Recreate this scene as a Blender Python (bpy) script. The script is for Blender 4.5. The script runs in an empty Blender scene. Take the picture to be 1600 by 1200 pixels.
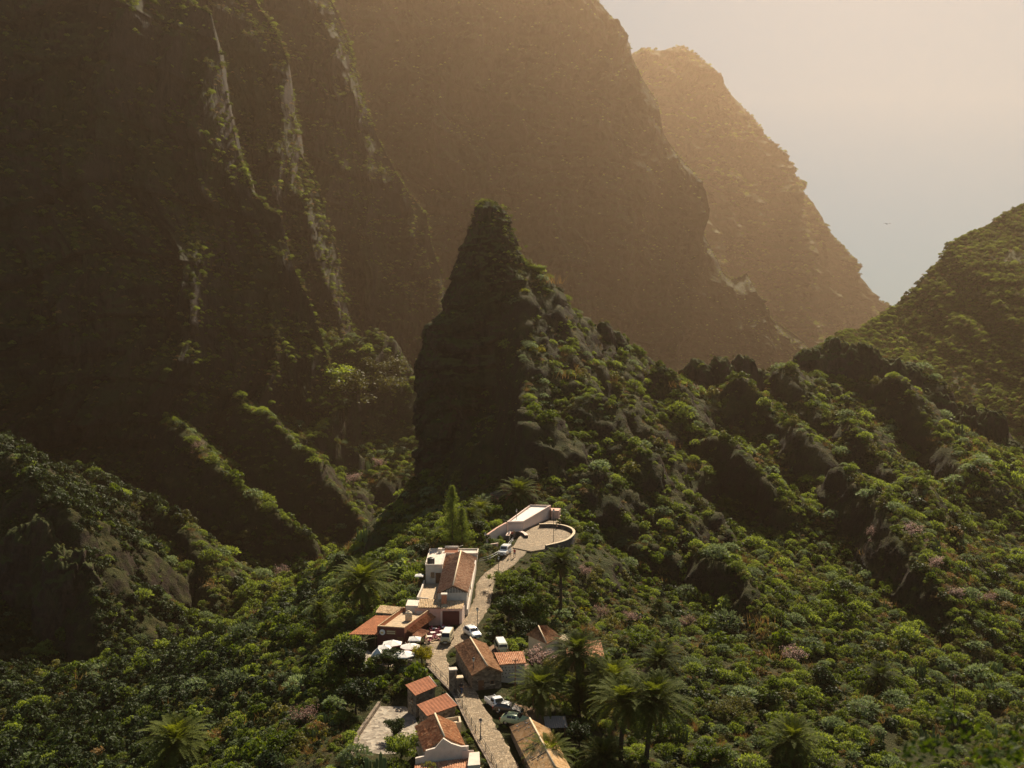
import bpy, bmesh, math, random
import numpy as np
from mathutils import Vector, Matrix

S = bpy.context.scene
COL = S.collection
R = math.radians
random.seed(7)
RNG = np.random.RandomState(11)

# ------------------------------------------------------------------ camera
PITCH = R(3.93)
cam_d = bpy.data.cameras.new('camera')
cam_d.sensor_width = 36.0
cam_d.lens = 36.0
cam_d.clip_start = 0.2
cam_d.clip_end = 6000
cam_d.dof.use_dof = True
cam_d.dof.focus_distance = 190
cam_d.dof.aperture_fstop = 1.6
cam = bpy.data.objects.new('camera', cam_d)
cam.location = (0, 0, 0)
cam.rotation_euler = (math.pi / 2 - PITCH, 0, 0)
COL.objects.link(cam)
S.camera = cam
S.render.resolution_x = 1024
S.render.resolution_y = 768

# ------------------------------------------------------------------ sky, sun, exposure
SUN_AZ, SUN_EL = R(21), R(44)          # to the right of the view direction (+Y), above the horizon
W = bpy.data.worlds.new('World')
S.world = W
W.use_nodes = True
nt = W.node_tree
sky = nt.nodes.new('ShaderNodeTexSky')
sky.sky_type = 'NISHITA'
sky.sun_disc = False
sky.sun_elevation = SUN_EL
sky.sun_rotation = SUN_AZ
sky.altitude = 600
sky.air_density = 1.0
sky.dust_density = 0.0
sky.ozone_density = 2.0
bg = nt.nodes['Background']
bg.inputs['Strength'].default_value = 0.05
tint = nt.nodes.new('ShaderNodeMix'); tint.data_type = 'RGBA'; tint.blend_type = 'MULTIPLY'   # thin high cloud: greyer and dimmer than a clear sky
tint.inputs[0].default_value = 1.0
tint.inputs[7].default_value = (0.60, 0.72, 0.72, 1)
nt.links.new(sky.outputs[0], tint.inputs[6])
# bright hazy air low over the sea, clearer sky overhead
wtc = nt.nodes.new('ShaderNodeTexCoord'); wsep = nt.nodes.new('ShaderNodeSeparateXYZ'); nt.links.new(wtc.outputs['Generated'], wsep.inputs[0])
wmr = nt.nodes.new('ShaderNodeMapRange'); wmr.inputs[1].default_value = 0.30; wmr.inputs[2].default_value = 0.75; wmr.inputs[3].default_value = 0.88; wmr.inputs[4].default_value = 0.0
nt.links.new(wsep.outputs[2], wmr.inputs[0])
veil = nt.nodes.new('ShaderNodeMix'); veil.data_type = 'RGBA'
veil.inputs[7].default_value = (2.75, 3.85, 4.4, 1)
nt.links.new(wmr.outputs[0], veil.inputs[0]); nt.links.new(tint.outputs[2], veil.inputs[6])
nt.links.new(veil.outputs[2], bg.inputs['Color'])
sd = bpy.data.lights.new('sun', 'SUN')
sd.energy = 5.0
sd.angle = R(0.5)
sd.color = (1.0, 0.86, 0.66)
sun = bpy.data.objects.new('sun', sd)
sdir = Vector((math.sin(SUN_AZ) * math.cos(SUN_EL), math.cos(SUN_AZ) * math.cos(SUN_EL), math.sin(SUN_EL)))
sun.rotation_euler = (-sdir).to_track_quat('-Z', 'Y').to_euler()
sun.location = (60, 150, 260)
COL.objects.link(sun)
S.view_settings.view_transform = 'Standard'
S.view_settings.look = 'None'
S.view_settings.exposure = 0.95
S.view_settings.gamma = 1.0
S.cycles.use_denoising = True
S.cycles.max_bounces = 5
S.cycles.diffuse_bounces = 3
S.cycles.glossy_bounces = 2
S.cycles.transmission_bounces = 3
S.cycles.transparent_max_bounces = 6
S.cycles.volume_bounces = 0
S.cycles.sample_clamp_indirect = 4.0

HAZE_DENSITY = 0.000125
HAZE_COLOR = (1.0, 0.71, 0.47, 1)
HAZE_G = 0.75

# ------------------------------------------------------------------ numbers
CP, SP = math.cos(PITCH), math.sin(PITCH)

def ray(u, v):
    a = (u - 800) / 1600.0
    b = (v - 600) / 1600.0
    d = np.array([a, CP - b * SP, -SP - b * CP])
    return d / d[1]

def P(u, v, Y):
    return ray(u, v) * Y

def pz(u, v, z):
    d = ray(u, v)
    return d * (z / d[2])

def vhash(ix, iy, iz, seed):
    h = (ix * 374761393 + iy * 668265263 + iz * 2147483647 + seed * 974634777) & 0xFFFFFFFF
    h = ((h ^ (h >> 13)) * 1274126177) & 0xFFFFFFFF
    h = ((h ^ (h >> 15)) * 2246822519) & 0xFFFFFFFF
    return ((h ^ (h >> 16)) & 0xFFFFFF) / float(0xFFFFFF)

def noise3(x, y, z, seed=0):
    x = np.asarray(x, float); y = np.asarray(y, float); z = np.asarray(z, float)
    x, y, z = np.broadcast_arrays(x, y, z)
    xi = np.floor(x).astype(np.int64); yi = np.floor(y).astype(np.int64); zi = np.floor(z).astype(np.int64)
    fx, fy, fz = x - xi, y - yi, z - zi
    ux = fx * fx * fx * (fx * (fx * 6 - 15) + 10)
    uy = fy * fy * fy * (fy * (fy * 6 - 15) + 10)
    uz = fz * fz * fz * (fz * (fz * 6 - 15) + 10)
    def h(a, b, c): return vhash(xi + a, yi + b, zi + c, seed)
    x00 = h(0, 0, 0) * (1 - ux) + h(1, 0, 0) * ux
    x10 = h(0, 1, 0) * (1 - ux) + h(1, 1, 0) * ux
    x01 = h(0, 0, 1) * (1 - ux) + h(1, 0, 1) * ux
    x11 = h(0, 1, 1) * (1 - ux) + h(1, 1, 1) * ux
    a = x00 * (1 - uy) + x10 * uy
    b = x01 * (1 - uy) + x11 * uy
    return (a * (1 - uz) + b * uz) * 2 - 1

def fbm(x, y, z, oct=4, seed=0, gain=0.5, ridged=False):
    s = 0.0; a = 1.0; f = 1.0; t = 0.0
    for o in range(oct):
        n = noise3(x * f + 17.3 * o, y * f - 9.1 * o, z * f + 4.7 * o, seed + o)
        if ridged: n = 1 - 2 * np.abs(n)
        s = s + a * n; t += a
        a *= gain; f *= 2.03
    return s / t

def sstep(a, b, x):
    t = np.clip((x - a) / (b - a), 0, 1)
    return t * t * (3 - 2 * t)

def smax(a, b, k):
    h = np.clip(0.5 + 0.5 * (a - b) / k, 0, 1)
    return b * (1 - h) + a * h + k * h * (1 - h)

def poly_near(x, y, pts):
    """nearest point on a 3D polyline seen from above: distance, side (+ = right of the walking direction), height there, share of the length"""
    best = np.full(np.shape(x), 1e9); side = np.zeros(np.shape(x)); zc = np.zeros(np.shape(x)); tt = np.zeros(np.shape(x))
    n = len(pts) - 1
    for i in range(n):
        a, b = np.array(pts[i], float), np.array(pts[i + 1], float)
        dx, dy = b[0] - a[0], b[1] - a[1]
        L2 = dx * dx + dy * dy + 1e-9
        t = np.clip(((x - a[0]) * dx + (y - a[1]) * dy) / L2, 0, 1)
        ex, ey = x - a[0] - t * dx, y - a[1] - t * dy
        d = np.sqrt(ex * ex + ey * ey)
        m = d < best
        best = np.where(m, d, best)
        side = np.where(m, np.sign(ex * dy - ey * dx), side)
        zc = np.where(m, a[2] + t * (b[2] - a[2]), zc)
        tt = np.where(m, (i + t) / n, tt)
    return best, side, zc, tt

# ------------------------------------------------------------------ object helpers
def mesh_np(name, V, F, mat=None, smooth=True):
    """V (n,3), F (m,4) or (m,3) int arrays -> mesh data"""
    V = np.asarray(V, np.float32); F = np.asarray(F, np.int32)
    me = bpy.data.meshes.new(name)
    k = F.shape[1]
    me.vertices.add(len(V)); me.vertices.foreach_set('co', V.ravel())
    me.loops.add(F.size); me.loops.foreach_set('vertex_index', F.ravel())
    me.polygons.add(len(F))
    me.polygons.foreach_set('loop_start', np.arange(0, F.size, k, dtype=np.int32))
    me.polygons.foreach_set('loop_total', np.full(len(F), k, np.int32))
    if smooth: me.polygons.foreach_set('use_smooth', np.ones(len(F), bool))
    if mat: me.materials.append(mat)
    me.update(calc_edges=True)
    me.validate()
    return me

def grid_faces(nr, nc, wrap=False):
    r = np.arange(nr - 1)[:, None]; c = np.arange(nc if wrap else nc - 1)[None, :]
    a = r * nc + c; b = r * nc + (c + 1) % nc
    return np.stack([a, b, b + nc, a + nc], -1).reshape(-1, 4)

def link(name, me, parent=None, mat=None):
    o = bpy.data.objects.new(name, me)
    COL.objects.link(o)
    if mat is not None and me is not None:
        me.materials.clear(); me.materials.append(mat)
    if parent is not None: o.parent = parent
    return o

def tag(o, label=None, cat=None, group=None, kind=None):
    if label: o['label'] = label
    if cat: o['category'] = cat
    if group: o['group'] = group
    if kind: o['kind'] = kind
    return o

def thing(name, label, cat, loc=(0, 0, 0), rz=0.0, group=None):
    o = bpy.data.objects.new(name, None)
    o.empty_display_size = 0.3
    COL.objects.link(o)
    o.location = tuple(float(c) for c in loc); o.rotation_euler = (0, 0, rz)
    return tag(o, label, cat, group)

def copy_tree(o, parent=None):
    c = o.copy(); COL.objects.link(c); c.parent = parent
    for ch in list(o.children): copy_tree(ch, c)
    return c

# ------------------------------------------------------------------ materials
def new_mat(name):
    m = bpy.data.materials.new(name); m.use_nodes = True
    n = m.node_tree.nodes; l = m.node_tree.links
    return m, n, l, n['Principled BSDF']

def ramp(n, stops):
    r = n.new('ShaderNodeValToRGB')
    e = r.color_ramp.elements
    while len(e) > 1: e.remove(e[-1])
    e[0].position = stops[0][0]; e[0].color = (*stops[0][1], 1)
    for p, c in stops[1:]:
        q = e.new(p); q.color = (*c, 1)
    return r

def tex_noise(n, l, vec, scale, detail=6, rough=0.6, dist=0.0):
    t = n.new('ShaderNodeTexNoise')
    t.inputs['Scale'].default_value = scale; t.inputs['Detail'].default_value = detail
    t.inputs['Roughness'].default_value = rough; t.inputs['Distortion'].default_value = dist
    if vec is not None: l.new(vec, t.inputs['Vector'])
    return t

def mapping(n, l, vec, scale=(1, 1, 1), rot=(0, 0, 0)):
    m = n.new('ShaderNodeMapping')
    m.inputs['Scale'].default_value = scale; m.inputs['Rotation'].default_value = rot
    l.new(vec, m.inputs['Vector'])
    return m.outputs[0]

def mixc(n, l, fac, a, b):
    m = n.new('ShaderNodeMix'); m.data_type = 'RGBA'
    for s, v in ((m.inputs[0], fac), (m.inputs[6], a), (m.inputs[7], b)):
        if isinstance(v, (int, float)): s.default_value = v
        elif isinstance(v, tuple): s.default_value = (*v, 1) if len(v) == 3 else v
        else: l.new(v, s)
    return m.outputs[2]

def bump(n, l, height, dist, strength, bsdf):
    b = n.new('ShaderNodeBump')
    b.inputs['Distance'].default_value = dist; b.inputs['Strength'].default_value = strength
    l.new(height, b.inputs['Height']); l.new(b.outputs[0], bsdf.inputs['Normal'])

def mat_rock(name, c0, c1, c2, green, s=1.0, gmin=0.45, gmax=0.75, patch=0.75):
    """layered volcanic rock, plants on its ledges"""
    m, n, l, b = new_mat(name)
    geo = n.new('ShaderNodeNewGeometry')
    pos = geo.outputs['Position']
    a = tex_noise(n, l, mapping(n, l, pos, (0.03 / s, 0.03 / s, 0.012 / s)), 1, 9, 0.65, 0.4)
    st = tex_noise(n, l, mapping(n, l, pos, (0.012 / s, 0.012 / s, 0.22 / s), (R(5), R(3), 0)), 1, 8, 0.7, 0.6)
    fine = tex_noise(n, l, mapping(n, l, pos, (0.5 / s, 0.5 / s, 0.25 / s)), 1, 8, 0.7)
    add = n.new('ShaderNodeMath'); add.operation = 'MULTIPLY_ADD'
    l.new(st.outputs[0], add.inputs[0]); add.inputs[1].default_value = 0.35; l.new(a.outputs[0], add.inputs[2])
    ad2 = n.new('ShaderNodeMath'); ad2.operation = 'MULTIPLY_ADD'
    l.new(fine.outputs[0], ad2.inputs[0]); ad2.inputs[1].default_value = 0.6; l.new(add.outputs[0], ad2.inputs[2])
    rp = ramp(n, [(0.62, c0), (0.95, c1), (1.25, c2)])
    mr = n.new('ShaderNodeMapRange'); mr.inputs[1].default_value = 0.6; mr.inputs[2].default_value = 1.35
    l.new(ad2.outputs[0], mr.inputs[0])
    crack = tex_noise(n, l, mapping(n, l, pos, (0.05 / s, 0.05 / s, 0.02 / s)), 1, 10, 0.75, 0.8)  # shade of cracks put into the rock colour, as the relief shows little
    cmr = n.new('ShaderNodeMapRange'); cmr.inputs[1].default_value = 0.40; cmr.inputs[2].default_value = 0.52; l.new(crack.outputs[0], cmr.inputs[0])
    rp = ramp(n, [(0.0, c0), (0.5, c1), (1.0, c2)])
    l.new(mr.outputs[0], rp.inputs[0])
    rockc = mixc(n, l, cmr.outputs[0], tuple(.45 * q for q in c0), rp.outputs[0])
    sep = n.new('ShaderNodeSeparateXYZ'); l.new(geo.outputs['Normal'], sep.inputs[0])
    gn = tex_noise(n, l, mapping(n, l, pos, (0.09 / s,) * 3), 1, 7, 0.7)
    ga = n.new('ShaderNodeMath'); ga.operation = 'MULTIPLY_ADD'
    l.new(gn.outputs[0], ga.inputs[0]); ga.inputs[1].default_value = 0.9; l.new(sep.outputs[2], ga.inputs[2])
    g2 = n.new('ShaderNodeMapRange'); g2.inputs[1].default_value = gmin + 0.45; g2.inputs[2].default_value = gmax + 0.45
    l.new(ga.outputs[0], g2.inputs[0])
    gc = mixc(n, l, fine.outputs[0], tuple(0.55 * c for c in green), tuple(1.45 * c for c in green))
    pn = tex_noise(n, l, mapping(n, l, pos, (0.035 / s, 0.035 / s, 0.025 / s)), 1, 9, 0.72, 0.5)
    pm = n.new('ShaderNodeMapRange'); pm.inputs[1].default_value = 0.50; pm.inputs[2].default_value = 0.60; pm.inputs[4].default_value = patch; l.new(pn.outputs[0], pm.inputs[0])
    mxm = n.new('ShaderNodeMath'); mxm.operation = 'MAXIMUM'; l.new(g2.outputs[0], mxm.inputs[0]); l.new(pm.outputs[0], mxm.inputs[1])
    l.new(mixc(n, l, mxm.outputs[0], rockc, gc), b.inputs['Base Color'])
    b.inputs['Roughness'].default_value = 0.92
    b.inputs['Specular IOR Level'].default_value = 0.2
    bump(n, l, ad2.outputs[0], 4.0 * s, 1.0, b)
    return m

def mat_plain(name, c, rough=0.7, var=0.15, scale=3.0, spec=0.3, metal=0.0, bumpd=0.0):
    m, n, l, b = new_mat(name)
    tc = n.new('ShaderNodeTexCoord')
    t = tex_noise(n, l, tc.outputs['Object'], scale, 6, 0.65)
    rp = ramp(n, [(0.3, tuple(x * (1 - var) for x in c)), (0.7, tuple(min(1, x * (1 + var)) for x in c))])
    l.new(t.outputs[0], rp.inputs[0]); l.new(rp.outputs[0], b.inputs['Base Color'])
    b.inputs['Roughness'].default_value = rough; b.inputs['Metallic'].default_value = metal
    b.inputs['Specular IOR Level'].default_value = spec
    if bumpd: bump(n, l, t.outputs[0], bumpd, 0.8, b)
    return m

def mat_leaf(name, dark, light, transl=0.35, rough=0.6, sc=0.8):
    """leaves: colour varies from plant to plant and clump to clump, light shines through"""
    m, n, l, b = new_mat(name)
    oi = n.new('ShaderNodeObjectInfo'); geo = n.new('ShaderNodeNewGeometry')
    t = tex_noise(n, l, mapping(n, l, geo.outputs['Position'], (sc,) * 3), 1, 5, 0.7)
    ad = n.new('ShaderNodeMath'); ad.operation = 'MULTIPLY_ADD'
    l.new(oi.outputs['Random'], ad.inputs[0]); ad.inputs[1].default_value = 0.6; l.new(t.outputs[0], ad.inputs[2])
    mr = n.new('ShaderNodeMapRange'); mr.inputs[1].default_value = 0.35; mr.inputs[2].default_value = 1.25
    l.new(ad.outputs[0], mr.inputs[0])
    c = mixc(n, l, mr.outputs[0], dark, light)
    l.new(c, b.inputs['Base Color'])
    b.inputs['Roughness'].default_value = rough; b.inputs['Specular IOR Level'].default_value = 0.15
    tr = n.new('ShaderNodeBsdfTranslucent')
    hs = n.new('ShaderNodeHueSaturation'); hs.inputs['Hue'].default_value = 0.485; hs.inputs['Saturation'].default_value = 1.15; hs.inputs['Value'].default_value = 1.5
    l.new(c, hs.inputs['Color']); l.new(hs.outputs[0], tr.inputs['Color'])
    mx = n.new('ShaderNodeMixShader'); mx.inputs[0].default_value = transl
    l.new(b.outputs[0], mx.inputs[1]); l.new(tr.outputs[0], mx.inputs[2])
    out = [x for x in n if x.type == 'OUTPUT_MATERIAL'][0]
    l.new(mx.outputs[0], out.inputs['Surface'])
    return m

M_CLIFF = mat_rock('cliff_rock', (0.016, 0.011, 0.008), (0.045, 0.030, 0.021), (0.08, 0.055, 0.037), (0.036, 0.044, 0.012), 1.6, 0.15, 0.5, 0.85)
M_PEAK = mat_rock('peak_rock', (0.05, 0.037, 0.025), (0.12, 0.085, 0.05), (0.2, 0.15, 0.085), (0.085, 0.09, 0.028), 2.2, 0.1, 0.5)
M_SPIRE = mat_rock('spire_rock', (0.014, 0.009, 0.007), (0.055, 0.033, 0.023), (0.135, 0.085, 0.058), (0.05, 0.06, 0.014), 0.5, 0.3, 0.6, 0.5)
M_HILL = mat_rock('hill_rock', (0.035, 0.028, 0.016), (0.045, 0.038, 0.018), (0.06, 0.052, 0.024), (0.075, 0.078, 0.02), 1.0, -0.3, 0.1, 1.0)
# ------------------------------------------------------------------ terrain of the village ridge and its slopes
ROAD_PX = [(812, 1250, 117), (792, 1200, 125), (765, 1153, 133), (746, 1118, 140), (729, 1086, 147), (709, 1065, 152), (688, 1043, 158.5),
           (680, 1024, 164), (694, 1008, 168.5), (720, 992, 173), (738, 967, 180), (751, 945, 186), (756, 930, 190), (758, 912, 195), (770, 897, 200),
           (792, 880, 206), (815, 858, 214), (838, 840, 222), (858, 822, 230)]
ROAD = [P(*q) for q in ROAD_PX]
ROAD[-1][2] = -48.95; ROAD[-2][2] = -49.3
ROAD_W = 3.3

CTRL = [
 # right of the road, up to the ridge
 (900, 1250, 116), (1000, 1195, 130), (1150, 1200, 134), (1300, 1200, 140), (1590, 1200, 152), (1900, 1200, 160),
 (850, 1100, 145), (960, 1120, 148), (1100, 1100, 160), (1350, 1080, 175), (1590, 1080, 190),
 (840, 1000, 178), (1000, 1000, 190), (1150, 1000, 200), (1350, 980, 215), (1590, 950, 232), (1900, 950, 240),
 (900, 880, 222), (1000, 900, 235), (1150, 880, 245), (1300, 880, 255), (1590, 850, 285),
 (880, 800, 252), (1000, 800, 285), (1150, 780, 305), (1300, 780, 315), (1450, 760, 325),
 (850, 740, 290), (930, 700, 315), (1000, 700, 325), (1150, 690, 340), (1300, 690, 352), (1450, 680, 350),
 (830, 650, 312), (800, 600, 322), (860, 560, 328), (1000, 620, 343), (1150, 630, 362), (1300, 610, 380),
 (820, 790, 252), (760, 780, 290), (700, 770, 305), (720, 800, 262), (660, 800, 275),
 # left of the road
 (640, 880, 224), (600, 860, 248), (578, 880, 252), (620, 930, 205), (570, 940, 205), (600, 985, 178), (545, 1000, 180), (500, 950, 208),
 (440, 968, 215), (390, 1010, 205), (300, 1080, 190), (260, 1150, 168), (230, 1250, 140), (450, 1100, 160), (400, 1200, 135), (560, 1100, 147), (600, 1200, 122), (620, 1120, 140),
 (480, 1030, 180), (640, 1050, 157), (500, 1250, 116),
 # valley to the left
 (330, 1010, 300), (100, 1010, 290), (0, 1100, 225), (-150, 1150, 215), (0, 1200, 178), (150, 1160, 200), (200, 920, 350), (350, 905, 380), (430, 935, 350),
 (520, 890, 400), (100, 930, 300), (-200, 1000, 260), (60, 1250, 150), (500, 850, 440), (600, 830, 480), (640, 800, 520), (700, 820, 480),
 (-200, 900, 330), (250, 850, 380), (400, 850, 420), (100, 860, 350),
]
CTRL_XYZ = np.array([P(*q) for q in CTRL] + [p for p in ROAD] + [
    # behind the ridge the ground falls into the gorge
    (-60, 420, -110), (0, 440, -115), (60, 450, -115), (150, 480, -110), (260, 500, -100), (360, 460, -95), (-150, 560, -110), (0, 600, -125), (150, 640, -125), (300, 640, -120), (450, 560, -100), (500, 400, -80), (480, 250, -72),
    (-420, 450, -40), (-400, 250, -70), (-250, 620, -90), (-420, 620, -20), (500, 700, -110), (-420, 720, 0), (0, 740, -130), (-350, 120, -75), (300, 90, -60), (0, 60, -52), (-150, 60, -60), (150, 60, -52), (450, 100, -65)])

def rbf_fit(p):
    x, y, z = p.T
    r = np.sqrt((x[:, None] - x) ** 2 + (y[:, None] - y) ** 2 + 12.0 ** 2)
    n = len(p)
    A = np.zeros((n + 3, n + 3)); A[:n, :n] = r + np.eye(n) * -1.5
    A[:n, n] = 1; A[:n, n + 1] = x; A[:n, n + 2] = y; A[n:, :n] = A[:n, n:].T
    return np.linalg.solve(A, np.concatenate([z, [0, 0, 0]]))
RBF_W = rbf_fit(CTRL_XYZ)

def rbf(x, y):
    s = RBF_W[-3] + RBF_W[-2] * x + RBF_W[-1] * y
    for i, c in enumerate(CTRL_XYZ):
        s = s + RBF_W[i] * np.sqrt((x - c[0]) ** 2 + (y - c[1]) ** 2 + 144.0)
    return s

def px3(lst): return [P(*q) for q in lst]
# (crest, fall per metre on its left / right side, soft edge)
SPURS = [
 # the ridge that runs right from the rock spire
 (px3([(812, 416, 337), (850, 434, 338), (890, 485, 341), (930, 515, 345), (970, 533, 350), (1010, 562, 355), (1075, 595, 365), (1150, 585, 375), (1230, 578, 385),
       (1255, 556, 390), (1330, 542, 395), (1420, 570, 395), (1490, 628, 385), (1550, 655, 372), (1585, 712, 356), (1620, 785, 340), (1720, 840, 325), (1900, 860, 310)]), 1.5, 0.95, 3.0),
 # spurs across the valley on the left
 (px3([(230, 610, 470), (290, 688, 432), (345, 730, 420), (400, 782, 410), (445, 812, 405), (482, 838, 400), (500, 880, 396)]), 0.9, 1.7, 2.0),
 (px3([(330, 570, 520), (380, 632, 480), (430, 665, 472), (480, 705, 465), (520, 760, 456), (560, 812, 450), (585, 860, 446)]), 0.8, 1.8, 2.0),
 (px3([(430, 470, 640), (505, 525, 605), (560, 528, 600), (610, 530, 600), (650, 600, 590)]), 1.0, 0.85, 3.0),
 (px3([(-250, 560, 360), (-60, 650, 345), (0, 706, 332), (55, 758, 315), (105, 805, 305), (135, 880, 298), (150, 960, 280)]), 0.75, 1.5, 2.5),
 (px3([(100, 720, 400), (170, 768, 385), (240, 790, 372), (285, 825, 358), (318, 880, 342), (330, 930, 325)]), 0.8, 1.3, 2.5),
 (px3([(330, 910, 345), (380, 930, 330), (425, 950, 318)]), 0.7, 1.0, 3.0),
]
# ribs lying on the right-hand slope: (line, height, width left, width right)
RIBS = [
 (px3([(1000, 590, 347), (1060, 650, 338), (1085, 700, 326), (1140, 790, 302), (1210, 850, 280), (1290, 900, 255)]), 7.5, 5, 16),
 (px3([(1110, 640, 362), (1190, 700, 345), (1225, 745, 332), (1290, 830, 300), (1370, 900, 262), (1450, 985, 226), (1540, 1060, 200)]), 7.0, 5, 18),
 (px3([(1180, 610, 376), (1260, 680, 356), (1300, 740, 338), (1400, 830, 296), (1500, 910, 255), (1600, 960, 230)]), 6.0, 5, 16),
 (px3([(1330, 570, 388), (1390, 650, 366), (1450, 720, 342), (1530, 800, 305), (1620, 870, 275)]), 6.0, 5, 14),
 (px3([(905, 520, 340), (945, 600, 332), (975, 680, 320), (1010, 760, 300), (1080, 830, 272)]), 5.0, 5, 12),
 (px3([(825, 640, 314), (860, 680, 306), (895, 760, 285), (930, 800, 270)]), 4.5, 5, 8),
 (px3([(1000, 860, 258), (1080, 900, 240), (1160, 960, 218), (1240, 1040, 190)]), 3.5, 4, 9),
]

# levelled ground: (x, y, radius, radius where it has died out, height)
PADS = [(7.0, 222.0, 7.0, 16, -50.3), (9.8, 234, 3, 8, -48.9), (-19.0, 165.5, 6.5, 11, -56.1), (-15.5, 172.5, 5, 8, -55.6), (-17, 142, 5.5, 9, -58.2), (-15.5, 138, 5, 8, -58.2), (-15.2, 200, 4, 7, -53.2), (-12, 187, 5, 9, -54.2),
        (-0.5, 139.5, 4.0, 7, -56.35), (-3.3, 166, 3.2, 6, -55.8), (-11.0, 171.5, 3.2, 6.5, -55.75), (4.2, 163.6, 3, 6, -55.5), (12.5, 158, 3, 6, -57.0), (3.2, 128, 4, 7, -57.8), (-9.5, 127, 4, 7, -58.0)]

def road_at(x, y): return poly_near(x, y, ROAD)

def terrain(x, y, detail=True):
    x = np.asarray(x, float); y = np.asarray(y, float)
    b = rbf(x, y)
    for line, h, wl, wr in RIBS:
        d, s, zc, t = poly_near(x, y, line)
        wv = 1 + 0.4 * noise3(x * 0.06, y * 0.06, 3.1, 51)
        prof = np.where(s < 0, np.exp(-(d / (wr * wv)) ** 1.3), np.exp(-(d / (wl * wv)) ** 2))   # lines run down the slope, so their right is the picture's left
        prof = np.where(s > 0, np.exp(-(d / (wl * wv)) ** 2), np.exp(-(d / (wr * wv)) ** 1.3))
        b = b + 2.2 * h * prof * np.clip(np.minimum(t / 0.1, (1 - t) / 0.3), 0, 1) * (0.8 + 0.5 * noise3(x * 0.05, y * 0.05, 1.7, 77))
    wob = fbm(x * 0.035, y * 0.035, 0.5, 4, 21)
    for line, kl, kr, k in SPURS:
        d, s, zc, t = poly_near(x, y, line)
        d2 = d * (1 + 0.35 * wob)
        if line is SPURS[0][0]: d2 = d2 * (1 + 2.2 * sstep(0, 14, 4.0 - x))
        fall = np.where(s < 0, kl, kr) * d2
        fall = fall * (1 - 0.25 * sstep(20, 60, d))
        b = smax(b, zc - fall + 2.2 * noise3(x * 0.09, y * 0.09, 2.0, 31), k)
    d, s, zr, t = road_at(x, y)
    vd = sstep(3.0, 26.0, d)
    if detail:
        far = sstep(230, 330, y)
        b = b + vd * (1.6 * fbm(x * 0.05, y * 0.05, 0.0, 3, 5) + far * 2.6 * fbm(x * 0.045, y * 0.03, 9.0, 6, 6, 0.6, True) + 0.7 * fbm(x * 0.22, y * 0.22, 0.0, 4, 8, 0.6))
    w = sstep(ROAD_W / 2 + 0.2, 9.0, d)
    for px, py, r0, r1, pzz in PADS:
        q = np.hypot(x - px, y - py)
        k = 1 - sstep(r0, r1 + 5, q)
        b = b * (1 - k) + pzz * k
    z = (zr - 0.12) * (1 - w) + b * w
    return z

# a raster of it, to stand things on
GX0, GX1, GY0, GY1, GS = -460, 560, 60, 740, 1.0
gx = np.arange(GX0, GX1 + 1, GS); gy = np.arange(GY0, GY1 + 1, GS)
GXX, GYY = np.meshgrid(gx, gy)
GZZ = terrain(GXX, GYY)

def ground(x, y):
    x = np.asarray(x, float); y = np.asarray(y, float)
    fx = np.clip((x - GX0) / GS, 0, len(gx) - 1.001); fy = np.clip((y - GY0) / GS, 0, len(gy) - 1.001)
    ix = fx.astype(int); iy = fy.astype(int); tx = fx - ix; ty = fy - iy
    return (GZZ[iy, ix] * (1 - tx) + GZZ[iy, ix + 1] * tx) * (1 - ty) + (GZZ[iy + 1, ix] * (1 - tx) + GZZ[iy + 1, ix + 1] * tx) * ty

def hit(u, v, y0=70, y1=735):
    d = ray(u, v)
    t = np.arange(y0, y1, 0.25)
    below = d[2] * t < ground(d[0] * t, t)
    i = np.argmax(below)
    if not below[i]: return None
    Y = t[i]
    return np.array([d[0] * Y, Y, float(ground(d[0] * Y, Y))])

def build_terrain():
    na, ny = 620, 700
    az = np.tan(np.linspace(R(-40), R(38), na))
    yy = 62 * (735 / 62.0) ** np.linspace(0, 1, ny)
    X = yy[:, None] * az[None, :]; Y = np.repeat(yy[:, None], na, 1)
    Z = terrain(X, Y)
    # knobbly rock where it is steep
    gxz = np.gradient(Z, axis=1) / np.maximum(1e-3, np.gradient(X, axis=1)); gyz = np.gradient(Z, axis=0) / np.maximum(1e-3, np.gradient(Y, axis=0))
    sl = np.sqrt(gxz ** 2 + gyz ** 2)
    st = sstep(0.6, 1.3, sl)
    k = fbm(X * 0.12, Y * 0.12, Z * 0.07, 5, 61, 0.62, True)
    nx, nyv = -gxz / np.maximum(sl, .2), -gyz / np.maximum(sl, .2)
    X = X + nx * st * k * 2.4; Y = Y + nyv * st * k * 2.4; Z = Z + st * k * 1.3
    V = np.stack([X, Y, Z], -1).reshape(-1, 3)
    o = link('hillside', mesh_np('hillside', V, grid_faces(ny, na)), None, M_GROUND)
    tag(o, kind='structure')
    return o

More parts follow.
